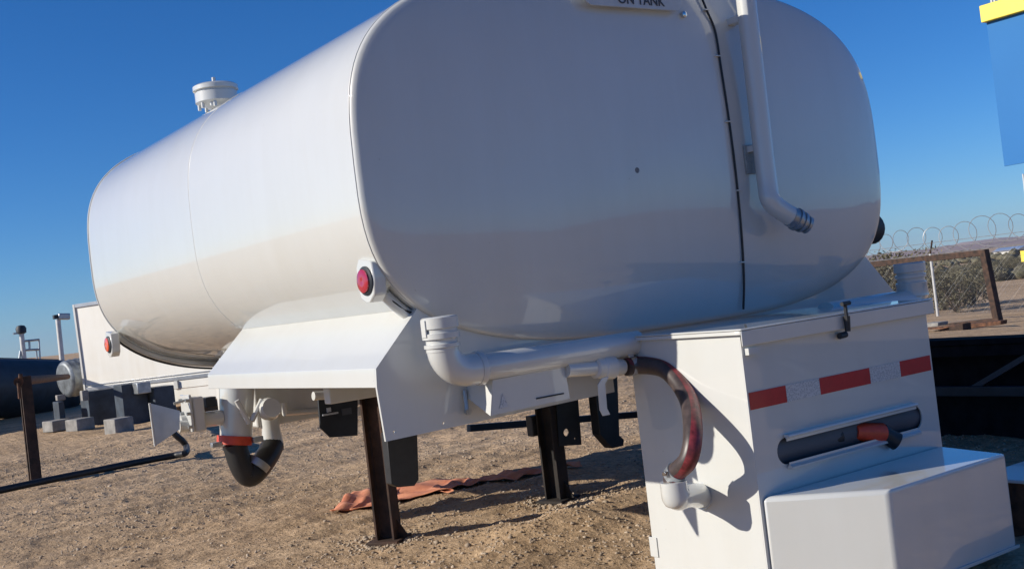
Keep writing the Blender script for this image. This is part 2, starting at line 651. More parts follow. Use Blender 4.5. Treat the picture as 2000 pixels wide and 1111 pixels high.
def head(name, y0, sgn):
    prof = [(1.0, 0.0), (0.9985, 0.006), (0.995, 0.011), (0.987, 0.016), (0.96, 0.024), (0.90, 0.036), (0.75, 0.057), (0.55, 0.068), (0.3, 0.076), (0.1, 0.079)]
    rows = [outline(s, NSEG, y0 + sgn * d) for s, d in prof]
    mb = loft(rows)
    k = len(mb.v) - NSEG
    mb.add([(CXT, y0 + sgn * 0.08, CZT)], [])
    c = len(mb.v) - 1
    for i in range(NSEG):
        mb.f.append((k + i, k + (i + 1) % NSEG, c))
    return mb.build(name, M['white'], tank, angle=60)


rear_head = head('rear_head', 0.0, -1)
head('front_head', LEN, 1)
MB().tube(outline(0.9995, NSEG, 0.005), 0.0026, 8, closed=True).build('head_weld', M['white'], tank)
MB().tube(outline(1.0005, NSEG, LEN - 0.006), 0.0045, 8, closed=True).build('head_weld', M['white'], tank)
MB().tube(outline(0.9995, NSEG, 1.415), 0.0022, 6, closed=True).build('weld_seam', M['white'], tank)
def ydep(x, z):
    """depth of the rear head's face at x, z"""
    s = (abs((x - CXT) / HW) ** NE + abs((z - CZT) / (HT if z > CZT else HB)) ** NE) ** (1 / NE)
    prof = [(0, .08), (0.1, 0.079), (0.3, 0.076), (0.55, 0.068), (0.75, 0.057), (0.9, 0.043), (0.955, 0.034), (0.98, 0.026), (0.991, 0.019), (1.0, 0.0), (3, 0)]
    for (a, b), (c, d) in zip(prof, prof[1:]):
        if s <= c:
            return -(b + (d - b) * (s - a) / (c - a))
    return 0


ydep_ = ydep
# small dent in the rear head is a shallow ring of disturbed paint
d0 = onY(1243, 333, -0.074)
MB().lathe([(0.010, 0), (0.009, 0.0015), (0.004, 0.001), (0.003, 0.0005)], (d0.x, ydep_(d0.x, d0.z), d0.z), (0, -1, 0), 16).build('paint_scuff', M['scuff'], tank)


# cradle plate across the tank's rear, with the tank's underside cut into it
left_low = [(1.714, 1.003), (1.552, 0.842), (1.548, 0.786), (1.557, 0.627), (2.44, 0.645)]
right_low = [(3.30, 0.645), (3.999, 0.627), (4.008, 0.786), (4.004, 0.842), (3.842, 1.003)]
top = [(x, zbot(x) + 0.004) for x in np.linspace(3.82, 1.736, 26)]
poly = [(x, 0.002, z) for x, z in left_low + [(2.44, 0.72), (3.30, 0.72)] + right_low + top]


def circ_xz(x, y, z, r, n=12):
    return [(x + r * math.cos(2 * PI * i / n), y, z + r * math.sin(2 * PI * i / n)) for i in range(n)]


h1 = onY(770, 843, 0.002); h2 = onY(867, 826, 0.002)
cradle = MB().prism(poly, (0, 0.009, 0), [circ_xz(h1.x, 0.002, h1.z, 0.0045), circ_xz(h2.x, 0.002, h2.z, 0.0045)]).build('end_plate', M['white'], tank)
for sx in (1, -1):
    f = lambda x: x if sx == 1 else 2 * CXT - x
    A = (f(1.716), 1.004); B = (f(1.552), 0.842); C_ = (f(1.549), 0.786)
    t = 0.005
    prof = [A, B, C_, (C_[0] + t * sx, C_[1]), (B[0] + t * sx, B[1] - 0.002), (A[0] + 0.006 * sx, A[1] - 0.006)]
    MB().prism([(p[0], 0.012, p[1]) for p in prof], (0, 1.40, 0)).build('skirt_panel', M['white'], tank, bevel=0.0015)
    MB().tube([(A[0], 0.0, A[1] + 0.003), (A[0], 1.40, A[1] + 0.003)], 0.004, 8).build('skirt_weld', M['white'], tank)
# front web of the skirt
polyf = [(x, 1.395, z) for x, z in [(1.72, 0.998), (1.562, 0.842), (1.56, 0.80), (1.9, 0.80)] + [(x, zbot(x) - 0.002) for x in (1.9, 1.82, 1.76)]]
MB().prism(polyf, (0, 0.006, 0)).build('skirt_web', M['white'], tank)

# long sills under the tank and cross members
for x in (2.30, 3.24):
    MB().span((x - 0.035, 0.05, 0.72), (x + 0.035, LEN - 0.05, 0.86)).build('sill', M['white2'], tank, bevel=0.004)
bl = onY(492, 838, 2.3); br = onY(622, 820, 2.3)
MB().prism([(bl.x + 0.03, 2.3, bl.z), (br.x + 0.1, 2.3, br.z + 0.012), (br.x + 0.35, 2.3, br.z + 0.06), (br.x + 0.35, 2.3, 0.84), (bl.x + 0.03, 2.3, 0.84)], (0, 0.52, 0)).build('shadow_block', M['white2'], tank, bevel=0.012)  # pale block made up under the tank to widen its ground shadow
for y, z in ((0.75, 0.70),):
    MB().span((1.75, y, z), (3.8, y + 0.05, z + 0.06)).build('cross_member', M['white2' if y < 1 else 'black'], tank, bevel=0.004)
for y in (0.75,):
    pass
# tube under the skirt
a = onY(612, 773, 1.75); b = onY(735, 766, 1.75)
MB().tube([a, b + (b - a) * 3], 0.02, 14).build('drain_tube', M['white'], tank)

# marker lights with their conduit ring
def marker(y, lens, px, xx, s=1.0):
    p = onX(px[0], px[1], xx)
    zc = p.z
    hx = xx + 0.035
    mb = MB()
    prof = [(-0.052, 0.062), (0.04, 0.078), (0.062, 0.05), (0.062, -0.03), (0.05, -0.058), (0.02, -0.074), (-0.02, -0.074), (-0.05, -0.05), (-0.058, 0.0)]
    base = [(xx + 0.004, p.y + u * s, zc + v * s) for u, v in prof]
    mb.prism(base, (0.05 * s, 0, 0))
    h = mb.build('marker_light', M['white'], tank, bevel=0.006 * s, label=None)
    h['label'] = 'red round marker light in white housing' if lens == 'lens_red' else 'orange round marker light in white housing'
    MB().lathe([(0.050 * s, 0), (0.050 * s, 0.006), (0.044 * s, 0.010)], (xx + 0.006, p.y - 0.002, zc), (-1, 0, 0), 28).build('rubber_grommet', M['navy'], h)
    MB().lathe([(0.040 * s, 0), (0.040 * s, 0.013), (0.036 * s, 0.0145), (0.012 * s, 0.016), (0.004 * s, 0.0145)], (xx + 0.004, p.y - 0.002, zc), (-1, 0, 0), 28).build('lens', M[lens], h)
    return p


pr_ = marker(0, 'lens_red', (712, 549), 1.575, 0.88)
pf_ = marker(LEN, 'lens_amber', (211, 673), 1.575, 0.85)


def edge_path(y, x0, x1, off, n=14):
    o = []
    for x in np.linspace(x0, x1, n):
        z = zbot(x)
        dx = (x - CXT) / HW; 
        nrm = Vector((math.copysign(abs(dx) ** (NE - 1), dx), 0, -abs((z - CZT) / HB) ** (NE - 1))).normalized()
        o.append(Vector((x, y, z)) + nrm * off)
    return o


MB().tube(edge_path(0.045, 1.65, 1.73, 0.02), 0.019, 12).build('conduit', M['white'], tank)
MB().tube(spline([pr_ + Vector((0.03, 0.03, -0.03)), (1.635, 0.035, 1.045), (1.69, 0.03, 1.0), (1.725, 0.02, 0.985)]), 0.0045, 8).build('light_cable', M['black'], tank)
MB().tube(edge_path(LEN - 0.03, 1.65, 2.3, 0.02, 24), 0.017, 12).build('conduit', M['white'], tank)
MB().tube(edge_path(LEN - 0.055, 1.67, 2.3, 0.045, 24), 0.0055, 8).build('light_cable', M['black'], tank)

# breather vent on top
vp = Vector((2.13, 2.45, 0)); vp.z = ztop(vp.x) - 0.02
vent = MB().lathe([(0.03, 0), (0.03, 0.12)], vp, (0, 0, 1), 20).build('breather_vent', M['white'], tank, label='white mushroom breather vent on the tank roof')
MB().lathe([(0.045, 0.085), (0.06, 0.10), (0.085, 0.105), (0.105, 0.118), (0.105, 0.165), (0.098, 0.168), (0.098, 0.176), (0.112, 0.178), (0.112, 0.198), (0.10, 0.206), (0.03, 0.213)], vp, (0, 0, 1), 28).build('vent_cap', M['white'], vent)
MB().tube([vp + Vector((-0.05, -0.06, 0.09)), vp + Vector((-0.05, -0.06, 0.14))], 0.011, 8).build('vent_bolt', M['white'], vent)
for a_ in range(8):
    q_ = vp + Vector((0.088 * math.cos(a_ * PI / 4 + 0.3), 0.088 * math.sin(a_ * PI / 4 + 0.3), 0.085))
    MB().tube([q_, q_ + Vector((0, 0, 0.03))], 0.009, 8).build('vent_bolt', M['white'], vent)
MB().tube([vp + Vector((-0.02, -0.04, 0.2)), vp + Vector((-0.02, -0.04, 0.235))], 0.010, 8).build('vent_bolt', M['white'], vent)

# ---- things on the rear head
# warning sign (only its lower edge is in view)
sl = onY(1150, 0, -0.10); sr = onY(1340, 16, -0.10)
sx0, sx1 = sl.x, sr.x
sb = 1.942
rr_ = 0.03
sp = []
for cx_, cz_, a0 in ((sx1 - rr_, sb + rr_, -90), (sx1 - rr_, sb + 0.20 - rr_, 0), (sx0 + rr_, sb + 0.20 - rr_, 90), (sx0 + rr_, sb + rr_, 180)):
    for i in range(7):
        a = rad(a0 + 15 * i)
        sp.append((cx_ + rr_ * math.cos(a), -0.075, cz_ + rr_ * math.sin(a)))
sgn = MB().prism(sp, (0, -0.006, 0)).build('warning_sign', M['sign'], tank, bevel=0.0015, label='grey plate sign lettered ON TANK at the top of the tank head')
for xa_ in (sx0 + 0.05, sx1 - 0.09):
    MB().span((xa_, -0.075, sb + 0.08), (xa_ + 0.04, 0.0, sb + 0.12)).build('sign_bracket', M['white'], sgn)


def text(body, size, loc, rot, m, parent, name='lettering', extr=0.0006):
    c = bpy.data.curves.new(name, 'FONT')
    c.body = body; c.size = size; c.extrude = extr; c.align_x = 'CENTER'
    c.offset = 0.0006
    t = bpy.data.objects.new(name + '_tmp', c)
    COL.objects.link(t)
    bpy.context.view_layer.update()
    me = bpy.data.meshes.new_from_object(t.evaluated_get(bpy.context.evaluated_depsgraph_get()))
    bpy.data.objects.remove(t)
    me.transform(Matrix.Translation(Vector(loc)) @ rot)
    me.materials.clear(); me.materials.append(m)
    o = bpy.data.objects.new(name, me); COL.objects.link(o)
    o.parent = parent
    return o


RX = Matrix.Rotation(rad(90), 4, 'X')
tp = onY(1254, 14, -0.082)
text('ON TANK', 0.047, (tp.x, -0.0825, sb + 0.013), RX, M['lettering'], sgn)

# black sensor cable down the head with clips
cps = [(1362, -25), (1380, 20), (1397, 62), (1408, 130), (1424, 235), (1438, 345), (1448, 450), (1453, 540), (1452, 604)]
cpath = []
for p in cps:
    q = onY(p[0], p[1], -0.08)
    q = onY(p[0], p[1], ydep(q.x, q.z) - 0.005)
    cpath.append(q)
MB().tube(spline(cpath, 8), 0.0042, 8).build('sensor_cable', M['black'], tank)
for p in ((1402, 110), (1422, 238), (1443, 372), (1450, 512), (1380, 20)):
    q = onY(p[0], p[1], -0.07); q = onY(p[0], p[1], ydep(q.x, q.z) - 0.004)
    MB().box(q, (0.026, 0.012, 0.005)).build('cable_clip', M['white'], tank, bevel=0.001)

# white drop pipe with camlock coupling
yb = -0.14
p0 = onY(1450, -60, yb); p1 = onY(1497, 345, yb); p2 = onY(1508, 395, yb - 0.01); p3 = onY(1548, 425, yb - 0.03); p4 = onY(1580, 441, yb - 0.045)
pipe = MB().tube(spline([p0 + (p0 - p1) * 0.5, p0, (p0 + p1) / 2, p1, p2, p3], 8), 0.0365, 22).build('drop_pipe', M['white'], tank, label='white vertical drop pipe ending in a metal coupling')
ax = (p4 - p3).normalized()
MB().lathe([(0.038, -0.012), (0.038, 0.012), (0.043, 0.012), (0.043, 0.022), (0.034, 0.024), (0.034, 0.036), (0.039, 0.037), (0.039, 0.048), (0.028, 0.050), (0.028, 0.06), (0.033, 0.061), (0.033, 0.072), (0.026, 0.073)], p3, ax, 24).build('coupling', M['galv'], pipe)
for z in (1.92, 1.44):
    q = Vector((p0.lerp(p1, 0.2).x if z > 1.8 else p1.x - 0.005, yb, z))
    MB().span((q.x - 0.02, yb, z - 0.012), (q.x + 0.02, ydep(q.x, z) + 0.01, z + 0.012)).build('pipe_standoff', M['white'], pipe, bevel=0.002)
# flat strip and label behind the pipe
q0 = onY(1447, 285, -0.07); q1 = onY(1476, 340, -0.07)
yq = ydep(q0.x, q0.z)
MB().span((q0.x, yq - 0.001, q1.z), (q1.x, yq - 0.009, q0.z)).build('inspection_plate', M['grey_sticker'], tank, bevel=0.001, label='small grey metal plate beside the cable')
# backing strip
u0 = onY(1410, 0, -0.06)
MB().tube([onY(1462, -30, -0.078), onY(1486, 200, -0.080), onY(1500, 330, -0.082)], 0.006, 8).build('sight_tube', M['white'], tank)
# bolt glinting below the sign
MB().lathe([(0.012, 0), (0.012, 0.012), (0.006, 0.014)], onY(1333, 30, -0.055), (0, -1, 0), 6).build('sign_bolt', M['chrome'], tank)
# black round sensor box on the right flank
q = onY(1708, 436, 0.45)
side_x = CXT + HW
MB().tube([(side_x - 0.12, 0.11, 1.115), (side_x + 0.055, 0.11, 1.115), (side_x + 0.075, 0.11, 1.115)], [0.068, 0.068, 0.055], 20).build('side_fitting', M['navy'], tank, bevel=0.006, label='dark round fitting on the right flank of the tank')

# ---- lower left: fill pipe with elbow and cap
yp = -0.12
ec = onY(865, 722, yp)
px0 = onY(848, 665, yp)            # cap bottom
r_p = 0.046
zc = 0.805
xv = 1.712
fill = MB().tube([(xv + 0.13, yp, zc), (2.46, yp, zc)], 0.041, 26).build('fill_pipe', M['white'], tank, label='white horizontal fill pipe across the rear of the tank')
MB().tube(arc((xv + 0.075, yp, zc + 0.075), (-1, 0, 0), (0, 0, -1), 0.075, -12, 90, 12) + [Vector((xv + 0.125, yp, zc))], 0.048, 26).build('elbow', M['white'], fill)
MB().lathe([(0.050, 0), (0.052, 0.006), (0.052, 0.018), (0.048, 0.022)], (xv + 0.105, yp, zc), (1, 0, 0), 26).build('weld_ring', M['white'], fill)
zc2 = zc + 0.065
cap = MB().lathe([(0.049, 0), (0.049, 0.01), (0.054, 0.012), (0.054, 0.022), (0.047, 0.024), (0.047, 0.036), (0.056, 0.038), (0.056, 0.054), (0.050, 0.056), (0.050, 0.066), (0.0555, 0.068), (0.0555, 0.098), (0.050, 0.102), (0.048, 0.1), (0.045, 0.085), (0.01, 0.084)], (xv, yp, zc2), (0.0, 0, 1), 30).build('pipe_cap', M['white'], fill)
MB().span((xv - 0.058, yp - 0.012, zc2 + 0.045), (xv - 0.052, yp + 0.012, zc2 + 0.095)).build('cap_lug', M['white'], cap, bevel=0.001)
# the twin cap on the right end
xr, yr = 3.62, -0.2
q = onY(1779, 545, yr)
MB().lathe([(0.062, -0.02), (0.058, 0.02), (0.06, 0.024), (0.06, 0.034), (0.053, 0.036), (0.053, 0.05), (0.06, 0.052), (0.06, 0.064), (0.053, 0.066), (0.053, 0.074), (0.061, 0.076), (0.061, 0.108), (0.056, 0.112), (0.054, 0.11), (0.05, 0.095), (0.01, 0.094)], (q.x, yr, 0.842), (0, 0, 1), 28).build('filler_cap', M['white'], tank, label='white capped filler neck at the right end of the bumper box lid')
MB().tube([(3.32, yr + 0.0, 0.80), (q.x - 0.05, yr, 0.80)] + arc((q.x - 0.045, yr, 0.85), (0, 0, -1), (1, 0, 0), 0.05, 0, 80, 6), 0.05, 20).build('filler_elbow', M['white'], tank)

# bracket box under the fill pipe
def PY(px, py, y):
    return onY(px, py, y)


yb2 = -0.13
br_pts = [PY(962, 742, yb2), PY(1103, 716, yb2), PY(1114, 778, yb2), PY(958, 812, yb2)]
brk = MB().prism(br_pts, (0, 0.004, 0)).build('bracket_plate', M['white'], tank, bevel=0.001)
lf = [PY(924, 742, -0.0), PY(955, 742, yb2), PY(959, 812, yb2 + 0.002), PY(938, 800, -0.02)]
MB().prism([Vector((br_pts[0].x, yb2, br_pts[0].z)), Vector((br_pts[3].x, yb2, br_pts[3].z)), Vector((br_pts[3].x - 0.0, 0.0, br_pts[3].z + 0.06)), Vector((br_pts[0].x, 0.0, br_pts[0].z))], (0.004, 0, 0)).build('bracket_web', M['white'], brk)
tri = [PY(975, 798, yb2 - 0.001), PY(993, 794, yb2 - 0.001), PY(982, 768, yb2 - 0.001)]
MB().prism(tri, (0, -0.0008, 0)).build('warning_triangle', M['silver'], brk)
s0 = PY(1048, 778, yb2 - 0.002); s1 = PY(1101, 768, yb2 - 0.002)
MB().tube([s0, s1], 0.0025, 6).build('slot_edge', M['navy'], brk)
MB().tube([PY(908, 762, -0.01), PY(912, 800, -0.02)], 0.007, 8).build('hanging_chain', M['galv'], tank)
MB().lathe([(0.011, 0), (0.011, 0.012)], PY(912, 803, -0.012), (0, -1, 0), 10).build('chain_bolt', M['galv'], tank)

# valve, its lever and the clear hose bend to the box
yv = -0.13
va = PY(1105, 722, yv); vb = PY(1165, 718, yv); vc = PY(1226, 716, yv)
valve = MB().tube([va, vb], 0.024, 16).build('outlet_pipe', M['white'], tank)
MB().lathe([(0.026, 0.0), (0.034, 0.004), (0.034, 0.03), (0.038, 0.034), (0.038, 0.075), (0.032, 0.08), (0.027, 0.085), (0.027, 0.115), (0.024, 0.12)], vb + (va - vc).normalized() * 0.01, vc - vb, 20).build('ball_valve', M['white2'], valve)
lv = [PY(1176, 738, yv - 0.04), PY(1168, 752, yv - 0.04), PY(1172, 800, yv - 0.04), PY(1178, 812, yv - 0.04)]
lw = [Vector(p) + Vector((0.03, 0, 0)) for p in lv]
MB().prism(lv + lw[::-1], (0, 0.004, 0)).build('valve_lever', M['white2'], valve, bevel=0.001)

hx = 2.25
e_c = onX(1318, 966, hx)
hp = [vc + Vector((-0.01, 0, 0)), vc + Vector((0.035, -0.01, 0.0)), onY(1300, 722, -0.26), onY(1342, 775, -0.38)] + [onX(1353, 840, 2.30 ), onX(1345, 895, 2.26), e_c + Vector((0.012, 0.008, 0.055)), e_c + Vector((0, 0, 0.015))]
hs = spline(hp, 10)
hose = MB().tube(hs, 0.0285, 24).build('loop_hose', M['hose'], tank, label='black rubber hose with red stripe looping to the bumper box')
# stripe: a thin strap lying on the outer side of the bend
st = []
for i, p in enumerate(hs):
    c = Vector((2.22, -0.12, 0.56))
    t = (hs[min(i + 1, len(hs) - 1)] - hs[max(i - 1, 0)]).normalized()
    d = (p - c); d -= t * d.dot(t); d.normalize()
    w = t.cross(d)
    st.append([p + (d * math.cos(a) + w * math.sin(a)) * 0.0295 for a in (1.3, 0.9, 0.5, 0.1, -0.3)])
k = len(st[0])
vs = [q for r in st for q in r]
fs = [(i * k + j, i * k + j + 1, (i + 1) * k + j + 1, (i + 1) * k + j) for i in range(len(st) - 1) for j in range(k - 1)]
MB().add(vs, fs).build('red_stripe', M['hose_red'], hose)
for i0, i1, nm in ((3, 8, 'a'), (len(hs) - 14, len(hs) - 10, 'b')):
    seg = hs[i0:i1 + 1]
    MB().tube([seg[0], seg[-1]], 0.0325, 22).build('hose_clamp', M['chrome'] if nm == 'a' else M['galv'], hose)
    mid = (seg[0] + seg[-1]) / 2
    MB().box(mid + Vector((-0.01, -0.01, 0.034)) if nm == 'a' else mid + Vector((-0.034, 0.0, 0.008)), (0.022, 0.014, 0.012)).build('clamp_screw', M['chrome'], hose, bevel=0.001)
stub_end = onX(1372, 968, 2.445)
mid_e = e_c
MB().tube([e_c + Vector((0.0, 0, 0.04)), e_c + Vector((0.0, 0, 0.012))] + spline([e_c + Vector((0.002, 0.0, 0.0)), e_c + Vector((0.018, 0.006, -0.012)), e_c + (stub_end - e_c) * 0.45, stub_end], 6)[1:], [0.040] * 2 + [0.043] * 3 + [0.038] * 16, 22).build('inlet_elbow', M['white'], tank, label='white elbow fitting at the lower end of the loop hose')
MB().lathe([(0.042, 0), (0.042, 0.015)], stub_end - (stub_end - e_c).normalized() * 0.02, stub_end - e_c, 20).build('inlet_flange', M['white'], tank)

# ---- bumper box
BX0, BX1, BY0, BY1, BZ0, BZ1 = 2.44, 3.345, -0.60, -0.10, 0.05, 0.825
t = 0.005


def stadium(xa, xb, zc, r, y, n=10):
    o = [(xa + r * math.cos(rad(90 + 180 * i / n)), y, zc + r * math.sin(rad(90 + 180 * i / n))) for i in range(n + 1)]
    o += [(xb + r * math.cos(rad(-90 + 180 * i / n)), y, zc + r * math.sin(rad(-90 + 180 * i / n))) for i in range(n + 1)]
    return o


box = MB()
slot = stadium(2.578, 3.215, 0.447, 0.040, BY0)
box.prism([(BX0, BY0, BZ0), (BX1, BY0, BZ0), (BX1 - 0.0, BY0, BZ1 - 0.002), (BX0, BY0, BZ1 - 0.002)], (0, t, 0), [slot])
body = box.build('bumper_box', M['white'], tank, bevel=0.0, label='white sheet metal bumper box under the tank head')
MB().span((BX0, BY0 + t, BZ0), (BX0 + t, BY1, BZ1)).build('side_panel', M['white'], body, bevel=0.001)
MB().span((BX1 - t, BY0 + t, BZ0), (BX1, BY1, BZ1)).build('side_panel', M['white'], body, bevel=0.001)
MB().span((BX0 + t, BY1 - t, BZ0), (BX1 - t, BY1, BZ1)).build('back_panel', M['white'], body)
MB().span((BX0 + t, BY0 + t, BZ0), (BX1 - t, BY1 - t, BZ0 + t)).build('floor_panel', M['white'], body)
MB().span((BX0 - 0.004, BY1 - 0.025, 0.10), (BX0 - 0.0005, BY1 + 0.012, 0.165)).build('hinge_tab', M['white'], body, bevel=0.001)
# hose trough behind the slot
tr = MB()
prof = [(BY0 + 0.006, 0.495), (BY0 + 0.13, 0.50), (BY0 + 0.15, 0.45), (BY0 + 0.13, 0.39), (BY0 + 0.006, 0.40)]
tr.prism([(2.50, y, z) for y, z in prof], (0.78, 0, 0))
inner = MB()
vs = []; fs = []
N2 = 16
for x in (2.5, 3.3):
    for i in range(N2):
        a = 2 * PI * i / N2
        vs.append((x, BY0 + 0.085 + 0.078 * math.cos(a), 0.447 + 0.075 * math.sin(a)))
for i in range(N2):
    fs.append((i, (i + 1) % N2, N2 + (i + 1) % N2, N2 + i))
fs += [tuple(range(N2)), tuple(range(N2, 2 * N2))]
inner.add(vs, fs)
inner.build('hose_tube', M['dark_in'], body)
# angle trims above and below the slot
for zt, nm in ((0.497, 1), (0.394, -1)):
    xa, xb = (2.572, 3.212)
    pts = [(BY0 - 0.001, zt), (BY0 - 0.022, zt - 0.001), (BY0 - 0.024, zt - 0.006 * nm), (BY0 - 0.013, zt - 0.013 * nm) , (BY0 - 0.013, zt - 0.020 * nm), (BY0 - 0.010, zt - 0.020 * nm), (BY0 - 0.010, zt - 0.012 * nm), (BY0 - 0.001, zt - 0.005 * nm)]
    MB().prism([(xa, y, z) for y, z in pts], (xb - xa, 0, 0)).build('slot_rail', M['white'], body, bevel=0.0006)
# lid with folded lip
LX0, LX1, LY0, LY1, LZ = 2.424, 3.363, -0.622, 0.0, 0.832
lid = MB()
lid.span((LX0, LY0, LZ - 0.006), (LX1, -0.03, LZ))
lid = lid.build('box_lid', M['white'], body, bevel=0.003)
MB().span((LX0 + 0.001, LY0 + 0.0005, LZ - 0.052), (LX1 - 0.001, LY0 + 0.005, LZ - 0.007)).build('lid_lip', M['white'], lid, bevel=0.002)
MB().span((LX0 + 0.001, LY0 + 0.006, LZ - 0.018), (LX0 + 0.005, -0.06, LZ - 0.007)).build('lid_lip', M['white'], lid, bevel=0.001)
MB().span((LX1 - 0.005, LY0 + 0.006, LZ - 0.018), (LX1 - 0.001, -0.06, LZ - 0.007)).build('lid_lip', M['white'], lid, bevel=0.001)
MB().span((2.45, LY0 + 0.004, 0.752), (2.50, BY0 + 0.001, 0.772)).build('hinge_tab', M['white'], lid)
# latch
lx, ly = onY(1646, 600, LY0).x, LY0 - 0.006
lt = MB().tube([(lx, ly - 0.004, LZ + 0.028), (lx - 0.002, ly - 0.006, LZ - 0.02)], 0.006, 10).build('rubber_latch', M['black'], body, label='black rubber T-handle latch on the box lid')
MB().tube([(lx - 0.018, ly - 0.006, LZ + 0.027), (lx + 0.02, ly - 0.006, LZ + 0.028)], 0.007, 10).build('latch_handle', M['black'], lt)
MB().tube([(lx - 0.002, ly - 0.006, LZ - 0.012), (lx - 0.006, ly - 0.007, LZ - 0.06)], [0.011, 0.009], 10).build('latch_strap', M['rubber'], lt)
MB().tube([(lx - 0.026, ly + 0.012, LZ - 0.072), (lx + 0.006, ly + 0.012, LZ - 0.070)], 0.010, 10).build('latch_anchor', M['navy'], lt)

# reflective tape
tape = [(2.446, 2.607, 'red'), (2.607, 2.762, 'silver'), (2.762, 3.009, 'red'), (3.009, 3.168, 'silver'), (3.168, 3.336, 'red')]
for a, b, c in tape:
    MB().span((a + 0.0006, BY0 - 0.0018, 0.590), (b - 0.0006, BY0 - 0.0003, 0.641)).build('reflective_tape', M[c], body, label='red reflective tape segment' if c == 'red' else 'silver reflective tape segment')

# step / bumper foot
SY = -0.88
ca, cb = onY(1735, 955, SY), onY(1965, 885, SY)
sz0, sz1 = 0.035, (ca.z + cb.z) / 2
plan = [(2.446, BY0 - 0.001), (ca.x, SY), (cb.x, SY), (3.340, BY0 - 0.001)]
step = MB().prism([(x, y, sz0) for x, y in plan], (0, 0, sz1 - sz0)).build('bumper_step', M['white'], body, bevel=0.014, label='white step of the bumper with a cut corner')
step.modifiers['bevel'].segments = 4
MB().span((ca.x, SY - 0.006, sz0 - 0.003), (cb.x + 0.004, SY + 0.002, sz0 + 0.007)).build('step_flange', M['white'], step, bevel=0.001)

# hose stowed in the slot with an orange nozzle poking out (can be pulled out: its own thing)
hn = thing('hose_nozzle', (2.9, -0.56, 0.44), 'orange nozzle with black tip poking out of the slot in the white bumper box', 'hose nozzle')
MB().tube([(2.52, -0.545, 0.425), (2.72, -0.55, 0.43), (2.86, -0.565, 0.445)], 0.030, 18).build('hose', M['rubber'], hn)
MB().tube([(2.845, -0.566, 0.447), (2.868, -0.572, 0.45)], 0.020, 16).build('coupling', M['chrome'], hn)
n0 = onY(1668, 843, -0.575); n1 = onY(1722, 845, -0.600); n2 = onY(1752, 862, -0.625)
MB().tube([n0, n0.lerp(n1, .3), n1], [0.025, 0.031, 0.033], 18).build('nozzle_body', M['orange'], hn)
MB().tube([n1, n1.lerp(n2, .5), n2], [0.031, 0.028, 0.030], 18).build('nozzle_tip', M['rubber'], hn)

# ---- sump, clamp and hose below the tank's front half
ys = 2.2
st_ = Vector((1.97, ys, 0.86)); 
sump = MB().tube([(1.985, ys, 0.87), (1.935, ys, 0.50)], [0.085, 0.075], 22).build('sump', M['white'], tank, label='white sump with suction valve below the tank')
MB().tube([(1.93, ys, 0.51), (1.922, ys, 0.47)], 0.082, 22).build('clamp_ring', M['orange'], sump)
MB().box((1.83, ys - 0.02, 0.487), (0.05, 0.03, 0.022)).build('clamp_bolt', M['galv'], sump, bevel=0.003)
MB().box((2.015, ys - 0.06, 0.482), (0.05, 0.03, 0.026)).build('clamp_bolt', M['galv'], sump, bevel=0.003)
u0 = Vector((1.922, ys, 0.475)); 
up = [u0, onY(470, 905, ys), onY(484, 926, ys), onY(498, 921, ys), onY(520, 893, ys + .05), onY(533, 868, ys + 0.1)]
MB().tube(spline(up, 6), 0.056, 20).build('suction_hose', M['rubber'], sump, label='short black rubber hose bent in a U below the sump')
MB().tube([onY(533, 870, ys + 0.1), onY(529, 835, ys + 0.1), onY(525, 790, ys + .1)], [0.054, 0.044, 0.05], 18).build('return_pipe', M['white'], sump)
MB().tube([onY(500, 912, ys - 0.01) , onY(508, 900, ys - 0.01)], 0.058, 18).build('hose_clamp', M['galv'], sump)
# diagonal braces
for a, b in (((462, 782), (487, 826)), ((512, 780), (492, 822))):
    MB().tube([onY(a[0], a[1], ys - 0.12), onY(b[0], b[1], ys - 0.12)], 0.013, 8).build('diagonal_brace', M['white'], sump)
MB().lathe([(0.05, 0), (0.055, 0.03), (0.045, 0.06)], onY(522, 800, ys - 0.1), (0, -1, 0.2), 18).build('drain_plug', M['white'], sump)
# horizontal suction valve to the left, with the deflector plate
a = onY(432, 815, ys); b = onY(352, 826, ys)
suc = MB().tube([a, b], 0.036, 18).build('suction_pipe', M['white'], tank)
v0 = onY(380, 808, ys)
MB().box(v0 + Vector((0, -0.02, 0)), (0.055, 0.10, 0.16)).build('gate_valve', M['white2'], suc, bevel=0.01)
MB().box(v0 + Vector((-0.04, -0.02, 0.01)), (0.014, 0.12, 0.17)).build('valve_flange', M['white'], suc, bevel=0.004)
MB().box(v0 + Vector((0.075, 0.0, 0.045)), (0.05, 0.06, 0.045)).build('actuator', M['navy'], suc, bevel=0.003)
MB().tube([v0 + Vector((-0.03, -0.06, 0.075)), v0 + Vector((-0.11, -0.06, 0.065))], 0.006, 8).build('valve_spindle', M['galv'], suc)
for bz_ in (-0.06, 0.0, 0.06):
    for by_ in (-0.06, 0.03):
        MB().lathe([(0.008, 0), (0.008, 0.016)], v0 + Vector((-0.047, by_ - 0.02, 0.01 + bz_)), (-1, 0, 0), 6).build('flange_bolt', M['galv'], suc)
MB().tube([onY(556, 786, ys), onY(556, 806, ys), onY(600, 803, ys + 0.1), onY(628, 800, ys + 0.1)], 0.016, 12).build('branch_pipe', M['white'], tank)
MB().tube([onY(395, 828, ys - 0.03), onY(350, 832, ys - 0.02)], 0.028, 16).build('nozzle_stub', M['white'], suc)
dp = [onY(292, 787, ys - 0.05), onY(351, 802, ys - 0.1), onY(351, 838, ys - 0.1), onY(303, 871, ys - 0.05)]
n_ = (dp[1] - dp[0]).cross(dp[3] - dp[0]).normalized()
MB().prism(dp, n_ * 0.004).build('deflector_plate', M['alu'], suc, bevel=0.0)
